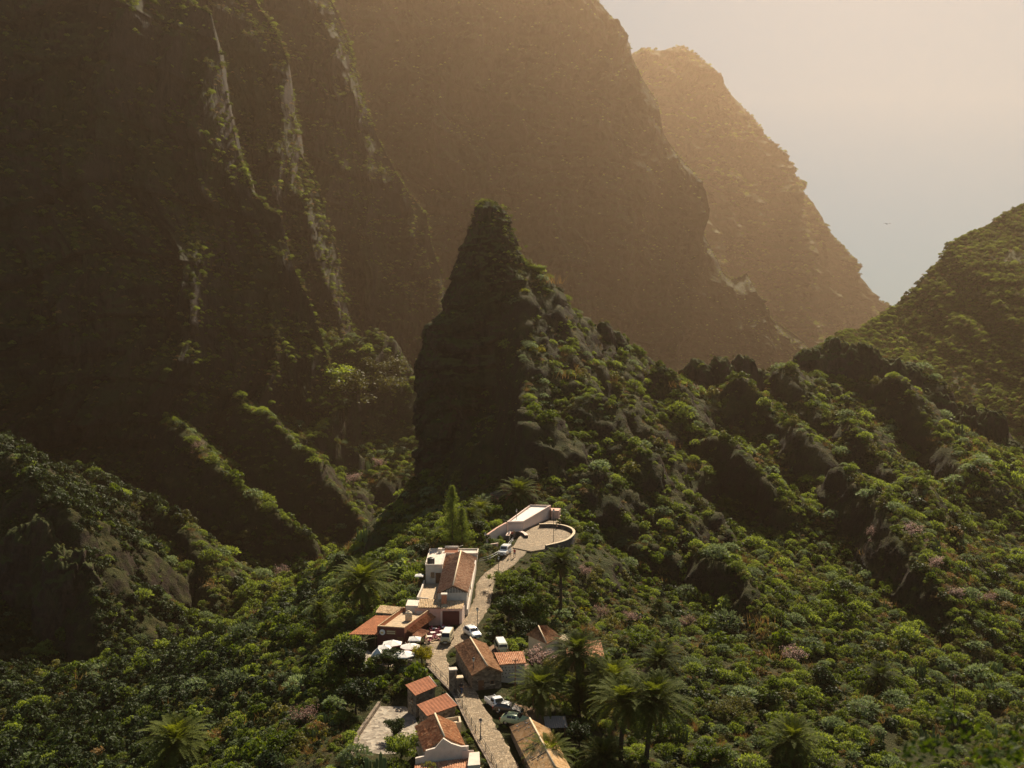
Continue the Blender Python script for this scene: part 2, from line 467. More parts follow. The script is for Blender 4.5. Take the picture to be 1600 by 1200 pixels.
def mat_ground():
    m, n, l, b = new_mat('slope_soil')
    geo = n.new('ShaderNodeNewGeometry'); pos = geo.outputs['Position']
    big = tex_noise(n, l, mapping(n, l, pos, (0.02,) * 3), 1, 6, 0.6)
    mid = tex_noise(n, l, mapping(n, l, pos, (0.18,) * 3), 1, 8, 0.7)
    fine = tex_noise(n, l, mapping(n, l, pos, (1.6,) * 3), 1, 6, 0.75)
    grass = mixc(n, l, fine.outputs[0], (0.012, 0.016, 0.004), (0.065, 0.075, 0.016))
    dry = mixc(n, l, fine.outputs[0], (0.035, 0.03, 0.012), (0.13, 0.105, 0.04))
    mr = n.new('ShaderNodeMapRange'); mr.inputs[1].default_value = 0.46; mr.inputs[2].default_value = 0.66
    l.new(mid.outputs[0], mr.inputs[0])
    veg = mixc(n, l, mr.outputs[0], grass, dry)
    rk0 = mixc(n, l, fine.outputs[0], (0.012, 0.008, 0.006), (0.065, 0.045, 0.028))
    mk = n.new('ShaderNodeMapRange'); mk.inputs[1].default_value = 0.47; mk.inputs[2].default_value = 0.60; l.new(mid.outputs[0], mk.inputs[0])
    rk = mixc(n, l, mk.outputs[0], rk0, (0.038, 0.044, 0.012))
    sep = n.new('ShaderNodeSeparateXYZ'); l.new(geo.outputs['Normal'], sep.inputs[0])
    ad = n.new('ShaderNodeMath'); ad.operation = 'MULTIPLY_ADD'
    l.new(mid.outputs[0], ad.inputs[0]); ad.inputs[1].default_value = 0.5; l.new(sep.outputs[2], ad.inputs[2])
    m2 = n.new('ShaderNodeMapRange'); m2.inputs[1].default_value = 0.74; m2.inputs[2].default_value = 0.98
    l.new(ad.outputs[0], m2.inputs[0])
    l.new(mixc(n, l, m2.outputs[0], rk, veg), b.inputs['Base Color'])
    b.inputs['Roughness'].default_value = 0.95; b.inputs['Specular IOR Level'].default_value = 0.15
    ba = n.new('ShaderNodeMath'); ba.operation = 'MULTIPLY_ADD'; l.new(fine.outputs[0], ba.inputs[0]); ba.inputs[1].default_value = 0.35; l.new(mid.outputs[0], ba.inputs[2])
    bump(n, l, ba.outputs[0], 3.0, 1.0, b)
    return m
M_GROUND = mat_ground()
build_terrain()

# ------------------------------------------------------------------ cliffs and mountains
def cliff(name, crest, k, lean, base, mat, nx=420, nz=360, amp=9.0, gully=0.03, back=1.2, seed=1, roll=6.0, strata=2.0, ledge=0.0, xs=1.0):
    """A rock wall with its crest where the skyline is. k scales the distance; lean = metres it steps back per metre it rises; the back falls away behind the crest."""
    crest = [(a, b, d * k) for a, b, d in crest]; jagamp = amp; amp *= k * (1.6 if k > 1.4 else 1); gully /= k
    c = np.array([P(*q) for q in crest])
    u = np.array([q[0] for q in crest], float)
    uu = np.linspace(u[0], u[-1], nx)
    X = np.interp(uu, u, c[:, 0]); Y = np.interp(uu, u, c[:, 1]); Zc = np.interp(uu, u, c[:, 2])
    jag = fbm(uu * 0.02, 0.0, seed * 3.3, 5, seed, 0.62)
    Zc = Zc + jag * jagamp * 0.42
    nb = nz // 4
    t = np.concatenate([-np.linspace(1, 0, nb, endpoint=False) ** 1.3, np.linspace(0, 1, nz) ** 0.9])   # -1..0 behind the crest, 0..1 down the face
    T = t[:, None]
    H = (Zc - base)[None, :]
    front = np.clip(T, 0, 1); bk = np.clip(-T, 0, 1)
    Z = Zc[None, :] - front * H - bk * 0.45 * H
    Xg = np.repeat(X[None, :], len(t), 0) * 1.0
    Yg = Y[None, :] - front * H * lean + bk * 0.45 * H * back
    # rounded crest
    Z = Z - roll * 0.25 * (1 - np.exp(-np.abs(T) * H / roll)) * 0
    # gullies that run down the wall, buttresses between them, ledges of the lava beds
    a = np.clip(np.minimum(1, (front * H + bk * H * 0.3) / 25.0), 0.12, 1)
    wx = Xg + 12 * noise3(Xg * 0.012, Z * 0.012, seed, 71) + 5 * noise3(Xg * 0.05, Z * 0.04, seed, 72)
    wz = Z + 9 * noise3(Xg * 0.014, Z * 0.014, seed, 73)
    g = fbm(wx * gully, wz * gully * 0.22, Y[None, :] * 0.002 + seed, 6, seed + 10, 0.52, True)
    g = np.sign(g) * np.abs(g) ** 0.85
    zz = wz + 0.25 * Xg
    bed = zz * 0.055
    st = np.abs(bed - np.floor(bed) - 0.5) * 2 - 0.5 + 0.8 * noise3(bed * 2.7, Xg * 0.01, 0, seed + 30)
    kn = fbm(wx * 0.06, wz * 0.035, 2.2, 7, seed + 40, 0.66, True)
    cr = fbm(wx * 0.08, wz * 0.022, 4.4, 5, seed + 42, 0.62, True)
    tq = (wz + 0.12 * Xg) / 27.0 + 0.9 * noise3(Xg * 0.018, wz * 0.01, 1.0, seed + 43)
    ter = 1 - 2 * (tq - np.floor(tq)); ter = ter * (0.4 + 0.6 * sstep(-.4, .5, noise3(Xg * 0.03, np.floor(tq) * 3.1, 0.0, seed + 44)))
    blk = fbm(wx * 0.022, wz * 0.018, 7.0, 4, seed + 41, 0.6)
    disp = amp * (2.1 * g + 1.2 * blk) + 0.35 * strata * st + (4.6 * kn + 2.6 * cr + 3.6 * ter) * (amp / 9.0)
    # fractured blocks: columns of the wall stand out or back
    for bw, bh, bo, sd in ((26.0, 60.0, 0.75, 1), (9.0, 17.0, 0.34, 2)):
        bw *= k; bh *= k
        ci = np.floor(wx / bw + 0.35 * noise3(wz / bh, 0, seed, 74)).astype(np.int64); cj = np.floor(wz / bh + vhash(ci, ci * 0, ci * 0, seed + sd)).astype(np.int64)
        disp = disp + amp * bo * (vhash(ci, cj, ci * 0, seed + 7 * sd) - .5)
    Yg = Yg - disp * a
    Xg = Xg + 0.35 * amp * a * fbm(Z * 0.03, Xg * 0.01, 8.0, 4, seed + 50)
    if ledge:
        Z = Z + ledge * a * fbm(Xg * 0.02, Yg * 0.02, Z * 0.02, 4, seed + 60)
    V = np.stack([Xg, Yg, Z], -1).reshape(-1, 3)
    o = link(name, mesh_np(name, V, grid_faces(len(t), nx), None, False), None, mat)
    FRONT[o.name] = nb * nx - 4 * nx
    CRESTS.append((name, V.reshape(len(t), nx, 3)[int(nb * .72):nb + 10:3, ::2].reshape(-1, 3)))
    tag(o, kind='structure')
    return o

CRESTS = []
FRONT = {}
TOP = -110
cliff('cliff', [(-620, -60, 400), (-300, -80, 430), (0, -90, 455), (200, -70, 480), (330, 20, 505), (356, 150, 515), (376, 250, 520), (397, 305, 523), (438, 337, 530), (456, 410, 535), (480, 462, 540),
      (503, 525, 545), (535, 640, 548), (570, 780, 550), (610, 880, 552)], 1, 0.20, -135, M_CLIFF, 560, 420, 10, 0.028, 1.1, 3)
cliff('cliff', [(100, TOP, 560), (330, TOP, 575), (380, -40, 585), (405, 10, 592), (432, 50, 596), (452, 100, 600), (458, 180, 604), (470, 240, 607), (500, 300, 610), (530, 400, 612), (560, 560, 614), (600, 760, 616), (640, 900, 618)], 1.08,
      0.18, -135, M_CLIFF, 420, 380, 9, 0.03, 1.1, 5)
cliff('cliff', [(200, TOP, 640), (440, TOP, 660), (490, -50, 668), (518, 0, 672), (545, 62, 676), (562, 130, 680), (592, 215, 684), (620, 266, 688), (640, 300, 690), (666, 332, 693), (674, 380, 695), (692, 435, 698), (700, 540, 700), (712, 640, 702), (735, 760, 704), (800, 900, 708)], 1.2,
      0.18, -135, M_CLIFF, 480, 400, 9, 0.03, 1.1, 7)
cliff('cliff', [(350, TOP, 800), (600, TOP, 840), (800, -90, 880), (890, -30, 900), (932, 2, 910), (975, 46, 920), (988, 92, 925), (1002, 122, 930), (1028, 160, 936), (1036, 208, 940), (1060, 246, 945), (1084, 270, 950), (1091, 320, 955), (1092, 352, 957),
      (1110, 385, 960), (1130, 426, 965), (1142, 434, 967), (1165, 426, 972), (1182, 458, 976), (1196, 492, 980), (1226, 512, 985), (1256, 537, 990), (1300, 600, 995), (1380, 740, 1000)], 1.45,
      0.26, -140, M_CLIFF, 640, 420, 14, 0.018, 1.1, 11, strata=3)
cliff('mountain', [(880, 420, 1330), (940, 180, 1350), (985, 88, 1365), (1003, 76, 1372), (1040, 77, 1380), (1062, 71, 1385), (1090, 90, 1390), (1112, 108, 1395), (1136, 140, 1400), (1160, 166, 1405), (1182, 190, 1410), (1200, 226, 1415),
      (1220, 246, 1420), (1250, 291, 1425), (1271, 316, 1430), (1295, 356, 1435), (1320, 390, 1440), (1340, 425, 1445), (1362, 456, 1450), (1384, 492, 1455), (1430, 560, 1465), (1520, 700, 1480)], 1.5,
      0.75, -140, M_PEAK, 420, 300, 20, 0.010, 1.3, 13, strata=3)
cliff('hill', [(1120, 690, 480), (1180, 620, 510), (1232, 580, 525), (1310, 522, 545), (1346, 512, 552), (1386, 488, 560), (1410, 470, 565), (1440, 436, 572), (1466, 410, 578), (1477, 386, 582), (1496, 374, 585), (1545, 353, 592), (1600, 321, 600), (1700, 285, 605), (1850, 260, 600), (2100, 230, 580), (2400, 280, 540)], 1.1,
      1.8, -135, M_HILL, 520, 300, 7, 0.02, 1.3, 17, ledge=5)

# ------------------------------------------------------------------ the rock spire
def spire():
    v = np.array([314, 318, 324, 336, 352, 370, 395, 420, 455, 488, 500, 508, 540, 600, 660, 720, 760, 800, 860])
    ul = np.array([757, 748, 742, 739, 735, 731, 724, 717, 709, 702, 695, 674, 670, 660, 662, 660, 655, 645, 630.])
    ur = np.array([762, 772, 779, 787, 795, 802, 805, 808, 822, 836, 842, 846, 856, 868, 872, 872, 872, 872, 872.])
    Y0 = 336.0
    nz, na = 330, 300
    vv = np.linspace(314, 860, nz)
    L = (np.interp(vv, v, ul) - 800) / 1600 * Y0; Rr = (np.interp(vv, v, ur) - 800) / 1600 * Y0
    Zc = np.array([P(800, q, Y0)[2] for q in vv])
    cx = (L + Rr) / 2; hw = (Rr - L) / 2
    th = np.linspace(0, 2 * math.pi, na, endpoint=False)
    c, s = np.cos(th), np.sin(th)
    p = 0.72
    ex = np.sign(c) * np.abs(c) ** p; ey = np.sign(s) * np.abs(s) ** p
    hd = np.interp(vv, [314, 328, 400, 520, 700, 860], [1.5, 4.8, 8.5, 12.5, 15, 16])
    X = cx[:, None] + hw[:, None] * ex; Y = Y0 + hd[:, None] * ey; Z = np.repeat(Zc[:, None], na, 1)
    g = fbm(X * 0.09, Y * 0.09, Z * 0.03, 6, 91, 0.6, True)
    k = fbm(X * 0.25, Y * 0.25, Z * 0.16, 5, 92, 0.65, True)
    st = fbm(Z * 0.18 + 0.3 * X * 0.05, Y * 0.01, 0, 4, 93)
    a = np.clip(hw / 12, 0.12, 1)[:, None]
    g4 = fbm(X * 0.045, Y * 0.045, Z * 0.03, 4, 96, 0.55)
    tq = Z / 9.0 + .8 * noise3(X * .06, Y * .06, Z * .03, 97); ter = 1 - 2 * (tq - np.floor(tq))
    disp = (3.2 * g + 2.6 * k + 0.8 * st + 3.2 * g4 + 1.0 * ter) * a
    arc = th[None, :] * np.maximum(hw, 3)[:, None]
    for bw, bh, bo in ((6.5, 15.0, 3.4), (2.4, 4.5, 1.5)):
        ci = np.floor((X * .9 + Y * .6) / bw + .3 * noise3(Z / bh, 0, 1.0, 98)).astype(np.int64); cj = np.floor(Z / bh + vhash(ci, ci * 0, ci * 0, 3)).astype(np.int64)
        disp = disp + bo * (vhash(ci, cj, ci * 0, 9) - .5) * a
    # the deep crack down the front face
    cu = (770 - 800) / 1600 * Y0
    dz = sstep(P(0, 590, Y0)[2], P(0, 640, Y0)[2], Z) * (s < -0.2)
    disp = disp - 5.0 * dz * np.exp(-((X - cu - 0.7 * noise3(Z * .1, 0, 0, 4)) / 0.9) ** 2)
    X = X + disp * c * 1.0 * np.where(c < 0, .62, .95); Y = Y + disp * s
    Z = Z + 1.2 * fbm(X * 0.2, Y * 0.2, 4.0, 3, 95) * a
    V = np.stack([X, Y, Z], -1).reshape(-1, 3)
    F = grid_faces(nz, na, True)
    o = link('rock_spire', mesh_np('rock_spire', V, F, None, False), None, M_SPIRE)
    tag(o, kind='structure')
spire()

# rock heads along the ridge
def rock_head(u, v, Y, w, h, d, seed):
    """a knobbly outcrop standing on the ridge; (u, v) is its top in the picture"""
    top = P(u, v, Y)
    n_t, n_a = 60, 90
    t = np.linspace(0, 1, n_t)[:, None]; th = np.linspace(0, 2 * math.pi, n_a, endpoint=False)[None, :]
    prof = np.sin(np.clip(t, 0, 1) * math.pi / 2) ** 0.45
    X = w / 2 * prof * np.cos(th); Y_ = d / 2 * prof * np.sin(th); Z = -h * t ** 1.3 + 0 * th
    q = fbm(X * 0.13 + seed * 7.7, Y_ * 0.13, Z * 0.12, 6, seed + 200, 0.6, True)
    q2 = fbm(X * 0.5 + seed, Y_ * 0.5, 3.0, 4, seed + 210)
    ci = np.floor((X + .4 * Y_) / 2.6).astype(np.int64); cj = np.floor(Z / 4.5 + vhash(ci, ci * 0, ci * 0, seed)).astype(np.int64); q = q + .9 * (vhash(ci, cj, ci * 0, seed + 3) - .5)
    X = X * (1 + 0.22 * q); Y_ = Y_ * (1 + 0.22 * q); Z = Z + (q2 * 0.16 + q * 0.10) * h * 0.5 * (1 - t)
    V = np.stack([X + top[0], Y_ + top[1], Z + top[2]], -1).reshape(-1, 3)
    o = link('rock_outcrop', mesh_np('rock_outcrop', V, grid_faces(n_t, n_a, True), None, False), None, M_SPIRE)
    tag(o, kind='structure')
for i, a in enumerate([(945, 503, 344, 9, 14, 8), (965, 520, 347, 9, 12, 8), (1098, 570, 366, 13, 22, 12), (1128, 563, 369, 10, 24, 12), (1160, 560, 372, 13, 26, 13), (1190, 580, 375, 10, 24, 11),
                       (1262, 546, 388, 16, 24, 13), (1305, 536, 390, 18, 28, 14), (1345, 546, 391, 16, 30, 14), (1385, 566, 390, 18, 30, 13), (1420, 572, 388, 14, 26, 12), (1440, 610, 380, 14, 30, 12), (1480, 630, 376, 16, 34, 12),
                       (1515, 640, 370, 14, 34, 12), (1550, 650, 364, 16, 36, 13), (1578, 690, 356, 14, 34, 12), (1160, 640, 357, 8, 24, 8), (1365, 640, 362, 12, 26, 10), (1330, 665, 356, 9, 20, 9), (1055, 645, 336, 12, 30, 9),
                       (1040, 690, 325, 14, 26, 9), (885, 500, 338, 7, 12, 6), (130, 880, 293, 16, 34, 14), (100, 860, 292, 20, 44, 16), (50, 820, 300, 26, 44, 16), (1090, 566, 365, 17, 30, 12), (1128, 560, 367, 15, 36, 13), (1165, 566, 369, 17, 40, 12), (1290, 548, 388, 30, 40, 15), (1345, 550, 386, 32, 46, 15), (1400, 572, 384, 30, 46, 14), (1460, 622, 374, 26, 46, 13), (1530, 655, 364, 28, 50, 13), (590, 835, 256, 8, 16, 8), (1215, 720, 338, 9, 18, 8), (1385, 730, 338, 12, 22, 10)]):
    rock_head(*a, seed=i + 1)

# the floor of the gorge, far below, under everything
xs = np.linspace(-1900, 1900, 60); ys = np.linspace(-60, 2500, 40)
XX, YY = np.meshgrid(xs, ys)
tag(link('ground', mesh_np('ground', np.stack([XX, YY, -138 + 3 * noise3(XX * 0.01, YY * 0.01, 0, 3)], -1).reshape(-1, 3), grid_faces(40, 60)), None, M_GROUND), kind='structure')

# ------------------------------------------------------------------ the air
def haze():
    bm = bmesh.new(); bmesh.ops.create_cube(bm, size=1.0)
    x0, x1, y0, y1, z0, z1 = -1910, 1910, -80, 2520, -143, 520
    for v in bm.verts:
        v.co = ((v.co.x + .5) * (x1 - x0) + x0, (v.co.y + .5) * (y1 - y0) + y0, (v.co.z + .5) * (z1 - z0) + z0)
    me = bpy.data.meshes.new('haze'); bm.to_mesh(me); bm.free()
    m = bpy.data.materials.new('haze_air'); m.use_nodes = True
    n = m.node_tree.nodes; n.clear()
    out = n.new('ShaderNodeOutputMaterial'); pv = n.new('ShaderNodeVolumePrincipled')
    pv.inputs['Color'].default_value = HAZE_COLOR
    pv.inputs['Density'].default_value = HAZE_DENSITY
    pv.inputs['Anisotropy'].default_value = HAZE_G
    m.node_tree.links.new(pv.outputs[0], out.inputs['Volume'])
    tag(link('haze', me, None, m), kind='stuff')
haze()
# ------------------------------------------------------------------ materials of the village
def mat_tile(name, c0, c1, c2, s=1.0):
    m, n, l, b = new_mat(name)
    geo = n.new('ShaderNodeNewGeometry'); pos = geo.outputs['Position']
    vo = n.new('ShaderNodeTexVoronoi'); vo.inputs['Scale'].default_value = 1.0
    l.new(mapping(n, l, pos, (3.4 * s, 2.6 * s, 3.0 * s)), vo.inputs['Vector'])
    sep = n.new('ShaderNodeSeparateColor'); l.new(vo.outputs['Color'], sep.inputs[0])
    big = tex_noise(n, l, mapping(n, l, pos, (0.7,) * 3), 1, 6, 0.7)
    a = n.new('ShaderNodeMath'); a.operation = 'MULTIPLY_ADD'; l.new(sep.outputs[0], a.inputs[0]); a.inputs[1].default_value = 0.55; l.new(big.outputs[0], a.inputs[2])
    mr = n.new('ShaderNodeMapRange'); mr.inputs[1].default_value = 0.3; mr.inputs[2].default_value = 1.1; l.new(a.outputs[0], mr.inputs[0])
    rp = ramp(n, [(0, c0), (0.5, c1), (1, c2)]); l.new(mr.outputs[0], rp.inputs[0]); l.new(rp.outputs[0], b.inputs['Base Color'])
    b.inputs['Roughness'].default_value = 0.95; b.inputs['Specular IOR Level'].default_value = 0.08
    bump(n, l, vo.outputs['Distance'], 0.05, 0.7, b)
    return m

def mat_cobble():
    m, n, l, b = new_mat('cobble_paving')
    geo = n.new('ShaderNodeNewGeometry'); pos = geo.outputs['Position']
    vo = n.new('ShaderNodeTexVoronoi'); vo.inputs['Scale'].default_value = 1; vo.feature = 'F1'
    l.new(mapping(n, l, pos, (3.0, 3.0, 3.0)), vo.inputs['Vector'])
    ve = n.new('ShaderNodeTexVoronoi'); ve.feature = 'DISTANCE_TO_EDGE'; ve.inputs['Scale'].default_value = 1
    l.new(mapping(n, l, pos, (3.0, 3.0, 3.0)), ve.inputs['Vector'])
    sep = n.new('ShaderNodeSeparateColor'); l.new(vo.outputs['Color'], sep.inputs[0])
    rp = ramp(n, [(0, (0.16, 0.11, 0.06)), (0.5, (0.31, 0.225, 0.13)), (1, (0.48, 0.37, 0.24))]); l.new(sep.outputs[0], rp.inputs[0])
    big = tex_noise(n, l, mapping(n, l, pos, (0.35,) * 3), 1, 6, 0.7)
    bm_ = n.new('ShaderNodeMapRange'); bm_.inputs[1].default_value = 0.35; bm_.inputs[2].default_value = 0.68; l.new(big.outputs[0], bm_.inputs[0])
    c1 = mixc(n, l, bm_.outputs[0], rp.outputs[0], (0.20, 0.145, 0.085))
    mr = n.new('ShaderNodeMapRange'); mr.inputs[1].default_value = 0.0; mr.inputs[2].default_value = 0.09; l.new(ve.outputs['Distance'], mr.inputs[0])
    l.new(mixc(n, l, mr.outputs[0], (0.11, 0.085, 0.05), c1), b.inputs['Base Color'])
    b.inputs['Roughness'].default_value = 0.85
    bump(n, l, mr.outputs[0], 0.05, 0.8, b)
    return m

def mat_stone(name, c0, c1, s=2.2):
    m, n, l, b = new_mat(name)
    geo = n.new('ShaderNodeNewGeometry'); pos = geo.outputs['Position']
    vo = n.new('ShaderNodeTexVoronoi'); vo.inputs['Scale'].default_value = 1; l.new(mapping(n, l, pos, (s, s, s * 1.5)), vo.inputs['Vector'])
    sep = n.new('ShaderNodeSeparateColor'); l.new(vo.outputs['Color'], sep.inputs[0])
    l.new(mixc(n, l, sep.outputs[0], c0, c1), b.inputs['Base Color']); b.inputs['Roughness'].default_value = 0.92
    bump(n, l, vo.outputs['Distance'], 0.08, 0.8, b)
    return m

T_BROWN = mat_tile('brown_tiles', (0.17, 0.085, 0.05), (0.30, 0.165, 0.10), (0.42, 0.27, 0.17))
T_DARK = mat_tile('old_tiles', (0.13, 0.065, 0.034), (0.26, 0.135, 0.07), (0.38, 0.22, 0.12))
T_TAN = mat_tile('tan_tiles', (0.22, 0.15, 0.085), (0.42, 0.30, 0.18), (0.55, 0.42, 0.27))
T_LIGHT = mat_tile('pale_tiles', (0.38, 0.22, 0.10), (0.64, 0.42, 0.21), (0.74, 0.54, 0.32))
T_ORANGE = mat_tile('orange_tiles', (0.17, 0.07, 0.032), (0.33, 0.145, 0.07), (0.46, 0.25, 0.13))
T_PINK = mat_tile('pink_tiles', (0.22, 0.10, 0.055), (0.38, 0.185, 0.105), (0.5, 0.30, 0.19))
M_RUST = mat_plain('rust_sheet', (0.28, 0.112, 0.055), 0.9, 0.25, 1.2, 0.1)
M_RED = mat_plain('red_sheet', (0.27, 0.112, 0.062), 0.9, 0.25, 1.3, 0.1)
M_WHITE = mat_plain('white_render', (0.56, 0.49, 0.415), 0.85, 0.16, 0.9, 0.2, 0, 0.01)
M_PINK = mat_plain('pink_render', (0.58, 0.36, 0.28), 0.85, 0.1, 1.0, 0.2, 0, 0.01)
M_PALEPINK = mat_plain('pale_pink_render', (0.66, 0.50, 0.42), 0.85, 0.07, 0.8, 0.2, 0, 0.01)
M_OCHRE = mat_plain('ochre_render', (0.50, 0.38, 0.17), 0.85, 0.1, 1.0, 0.2)
M_TERRA = mat_plain('terracotta_render', (0.42, 0.18, 0.10), 0.85, 0.12, 1.0, 0.2)
M_MAROON = mat_plain('maroon_paint', (0.10, 0.028, 0.022), 0.6, 0.15, 2.0)
M_BEIGE = mat_plain('beige_render', (0.55, 0.44, 0.30), 0.85, 0.1, 1.2)
M_ROOFWHITE = mat_plain('pale_roof', (0.58, 0.56, 0.52), 0.7, 0.07, 0.8)
M_TANFLOOR = mat_plain('tan_floor', (0.40, 0.30, 0.19), 0.85, 0.25, 1.6)
M_STONE = mat_stone('rubble_wall', (0.075, 0.055, 0.04), (0.26, 0.20, 0.14))
M_DSTONE = mat_stone('dark_stone_wall', (0.03, 0.026, 0.024), (0.10, 0.085, 0.075))
M_FLAG = mat_stone('flagstones', (0.15, 0.12, 0.09), (0.36, 0.31, 0.24), 1.9)
M_EARTH = mat_plain('earth', (0.17, 0.105, 0.06), 0.95, 0.25, 1.2)
M_WOOD = mat_plain('brown_wood', (0.16, 0.075, 0.035), 0.7, 0.25, 3.0)
M_BLACK = mat_plain('black_iron', (0.018, 0.018, 0.018), 0.5, 0.2, 4.0)
M_METAL = mat_plain('grey_metal', (0.35, 0.35, 0.35), 0.45, 0.1, 4.0, 0.5, 0.7)
M_GLASSW = mat_plain('window_glass', (0.02, 0.022, 0.025), 0.08, 0.1, 2.0, 0.6)
M_CANVAS = mat_plain('white_canvas', (0.66, 0.64, 0.60), 0.8, 0.05, 1.5)
M_REDCANVAS = mat_plain('red_canvas', (0.42, 0.10, 0.09), 0.8, 0.1, 1.5)
M_CREAM = mat_plain('cream_paint', (0.62, 0.54, 0.34), 0.5, 0.05, 1.0)
M_TANK = mat_plain('black_tank', (0.03, 0.03, 0.032), 0.5, 0.2, 2.0)
M_PLASTICRED = mat_plain('purple_red_plastic', (0.30, 0.07, 0.11), 0.45, 0.15, 3.0)
M_LAMPGLASS = mat_plain('lantern_glass', (0.55, 0.52, 0.45), 0.2, 0.05, 3.0, 0.5)

# ------------------------------------------------------------------ building helpers: everything is given in world metres and stored about the thing's base
class Build:
    def __init__(self, name, label, cat, loc, group=None):
        self.loc = np.array(loc, float)
        self.o = thing(name, label, cat, loc, 0, group)
    def mesh(self, name, V, F, mat, parent=None, smooth=False):
        V = np.asarray(V, float) - self.loc
        me = bpy.data.meshes.new(name)
        me.from_pydata([tuple(v) for v in V], [], [tuple(int(i) for i in f) for f in F])
        if mat: me.materials.append(mat)
        bm = bmesh.new(); bm.from_mesh(me); bmesh.ops.recalc_face_normals(bm, faces=bm.faces); bm.to_mesh(me); bm.free()
        if smooth: me.polygons.foreach_set('use_smooth', [True] * len(me.polygons))
        return link(name, me, parent or self.o)
    def prism(self, name, pts, z0, z1, mat, parent=None, bev=0.0):
        """pts: outline seen from above; z1 a number or one top height per point"""
        n = len(pts); zt = [z1] * n if np.isscalar(z1) else list(z1)
        V = [(p[0], p[1], z0) for p in pts] + [(p[0], p[1], z) for p, z in zip(pts, zt)]
        F = [tuple(range(n))[::-1], tuple(range(n, 2 * n))] + [(i, (i + 1) % n, n + (i + 1) % n, n + i) for i in range(n)]
        o = self.mesh(name, V, F, mat, parent)
        if bev: soften(o, bev)
        return o
    def box(self, name, c, size, rz, mat, parent=None, bev=0.0):
        V, F = box_vf(c, size, rz)
        o = self.mesh(name, V, F, mat, parent)
        if bev: soften(o, bev)
        return o
    def tube(self, name, pts, r, mat, parent=None, n=8):
        V, F = tube_vf(pts, r, n)
        return self.mesh(name, V, F, mat, parent, True)
    def roof(self, name, a, b, c, d, mat, pitch=0.30, amp=0.05, thick=0.14, parent=None, rough=0.02, seed=0):
        """a roof slope: a-b its upper edge, d-c its lower edge; tile ridges run down the slope"""
        a, b, c, d = (np.array(q, float) for q in (a, b, c, d))
        wid = max(np.linalg.norm(b - a), np.linalg.norm(c - d)); hgt = max(np.linalg.norm(d - a), np.linalg.norm(c - b))
        nc = max(6, int(wid / pitch * 4)) + 1; nr = max(4, int(hgt / 0.32)) + 1
        s = np.linspace(0, 1, nc)[None, :, None]; t = np.linspace(0, 1, nr)[:, None, None]
        Pn = (a * (1 - s) + b * s) * (1 - t) + (d * (1 - s) + c * s) * t
        nrm = np.cross(b - a, d - a); nrm /= np.linalg.norm(nrm)
        if nrm[2] < 0: nrm = -nrm
        co = amp * np.cos(2 * math.pi * s * wid / pitch)[..., 0] + rough * noise3(Pn[..., 0] * 2.5, Pn[..., 1] * 2.5, 0, 40 + seed) + 1.5 * rough * noise3(Pn[..., 0] * 0.5, Pn[..., 1] * 0.5, 0, 41 + seed)
        co = co + 0.025 * ((t[..., 0] * hgt / 0.42) % 1)
        top = (Pn + nrm * co[..., None]).reshape(-1, 3); bot = (Pn - nrm * thick).reshape(-1, 3)
        N = nr * nc
        F = [tuple(f) for f in grid_faces(nr, nc)] + [tuple(f[::-1] + N) for f in grid_faces(nr, nc)]
        rim = [i for i in range(nc)] + [r * nc + nc - 1 for r in range(1, nr)] + [(nr - 1) * nc + i for i in range(nc - 2, -1, -1)] + [r * nc for r in range(nr - 2, 0, -1)]
        F += [(rim[i], rim[(i + 1) % len(rim)], rim[(i + 1) % len(rim)] + N, rim[i] + N) for i in range(len(rim))]
        return self.mesh(name, np.concatenate([top, bot]), F, mat, parent)
    def opening(self, name, p0, p1, t, z, w, h, mat, frame=M_WOOD, parent=None, out=0.03):
        """a window or door in the wall that runs from p0 to p1 (its outside on the right of that direction)"""
        p0, p1 = np.array(p0[:2], float), np.array(p1[:2], float)
        L = np.linalg.norm(p1 - p0); d = (p1 - p0) / L; nr = np.array([d[1], -d[0]])
        c = p0 + d * L * t; rz = math.atan2(d[1], d[0])
        q = c + nr * (out / 2)
        f = self.box(name, (q[0], q[1], z + h / 2), (w, out + 0.04, h), rz, frame, parent)
        q2 = c + nr * (out + 0.012)
        self.box('pane' if 'window' in name else 'panel', (q2[0], q2[1], z + h / 2), (w - 0.16, 0.04, h - 0.16), rz, mat, f)
        if 'door' in name:
            q3 = c + nr * (out + 0.07) + d * (w * 0.32)
            self.box('handle', (q3[0], q3[1], z + h * 0.48), (0.1, 0.08, 0.05), rz, M_METAL, f)
        else:
            q3 = c + nr * (out + 0.06)
            self.box('sill', (q3[0], q3[1], z - 0.04), (w + 0.15, 0.2, 0.07), rz, M_BEIGE, f)
        return f

def soften(o, w):
    m = o.modifiers.new('soft edge', 'BEVEL'); m.width = w; m.segments = 2; m.limit_method = 'ANGLE'; m.angle_limit = R(35)

def box_vf(c, size, rz=0):
    sx, sy, sz = (q / 2 for q in size); C, Sn = math.cos(rz), math.sin(rz)
    V = []
    for z in (-sz, sz):
        for x, y in ((-sx, -sy), (sx, -sy), (sx, sy), (-sx, sy)):
            V.append((c[0] + x * C - y * Sn, c[1] + x * Sn + y * C, c[2] + z))
    return V, [(3, 2, 1, 0), (4, 5, 6, 7), (0, 1, 5, 4), (1, 2, 6, 5), (2, 3, 7, 6), (3, 0, 4, 7)]

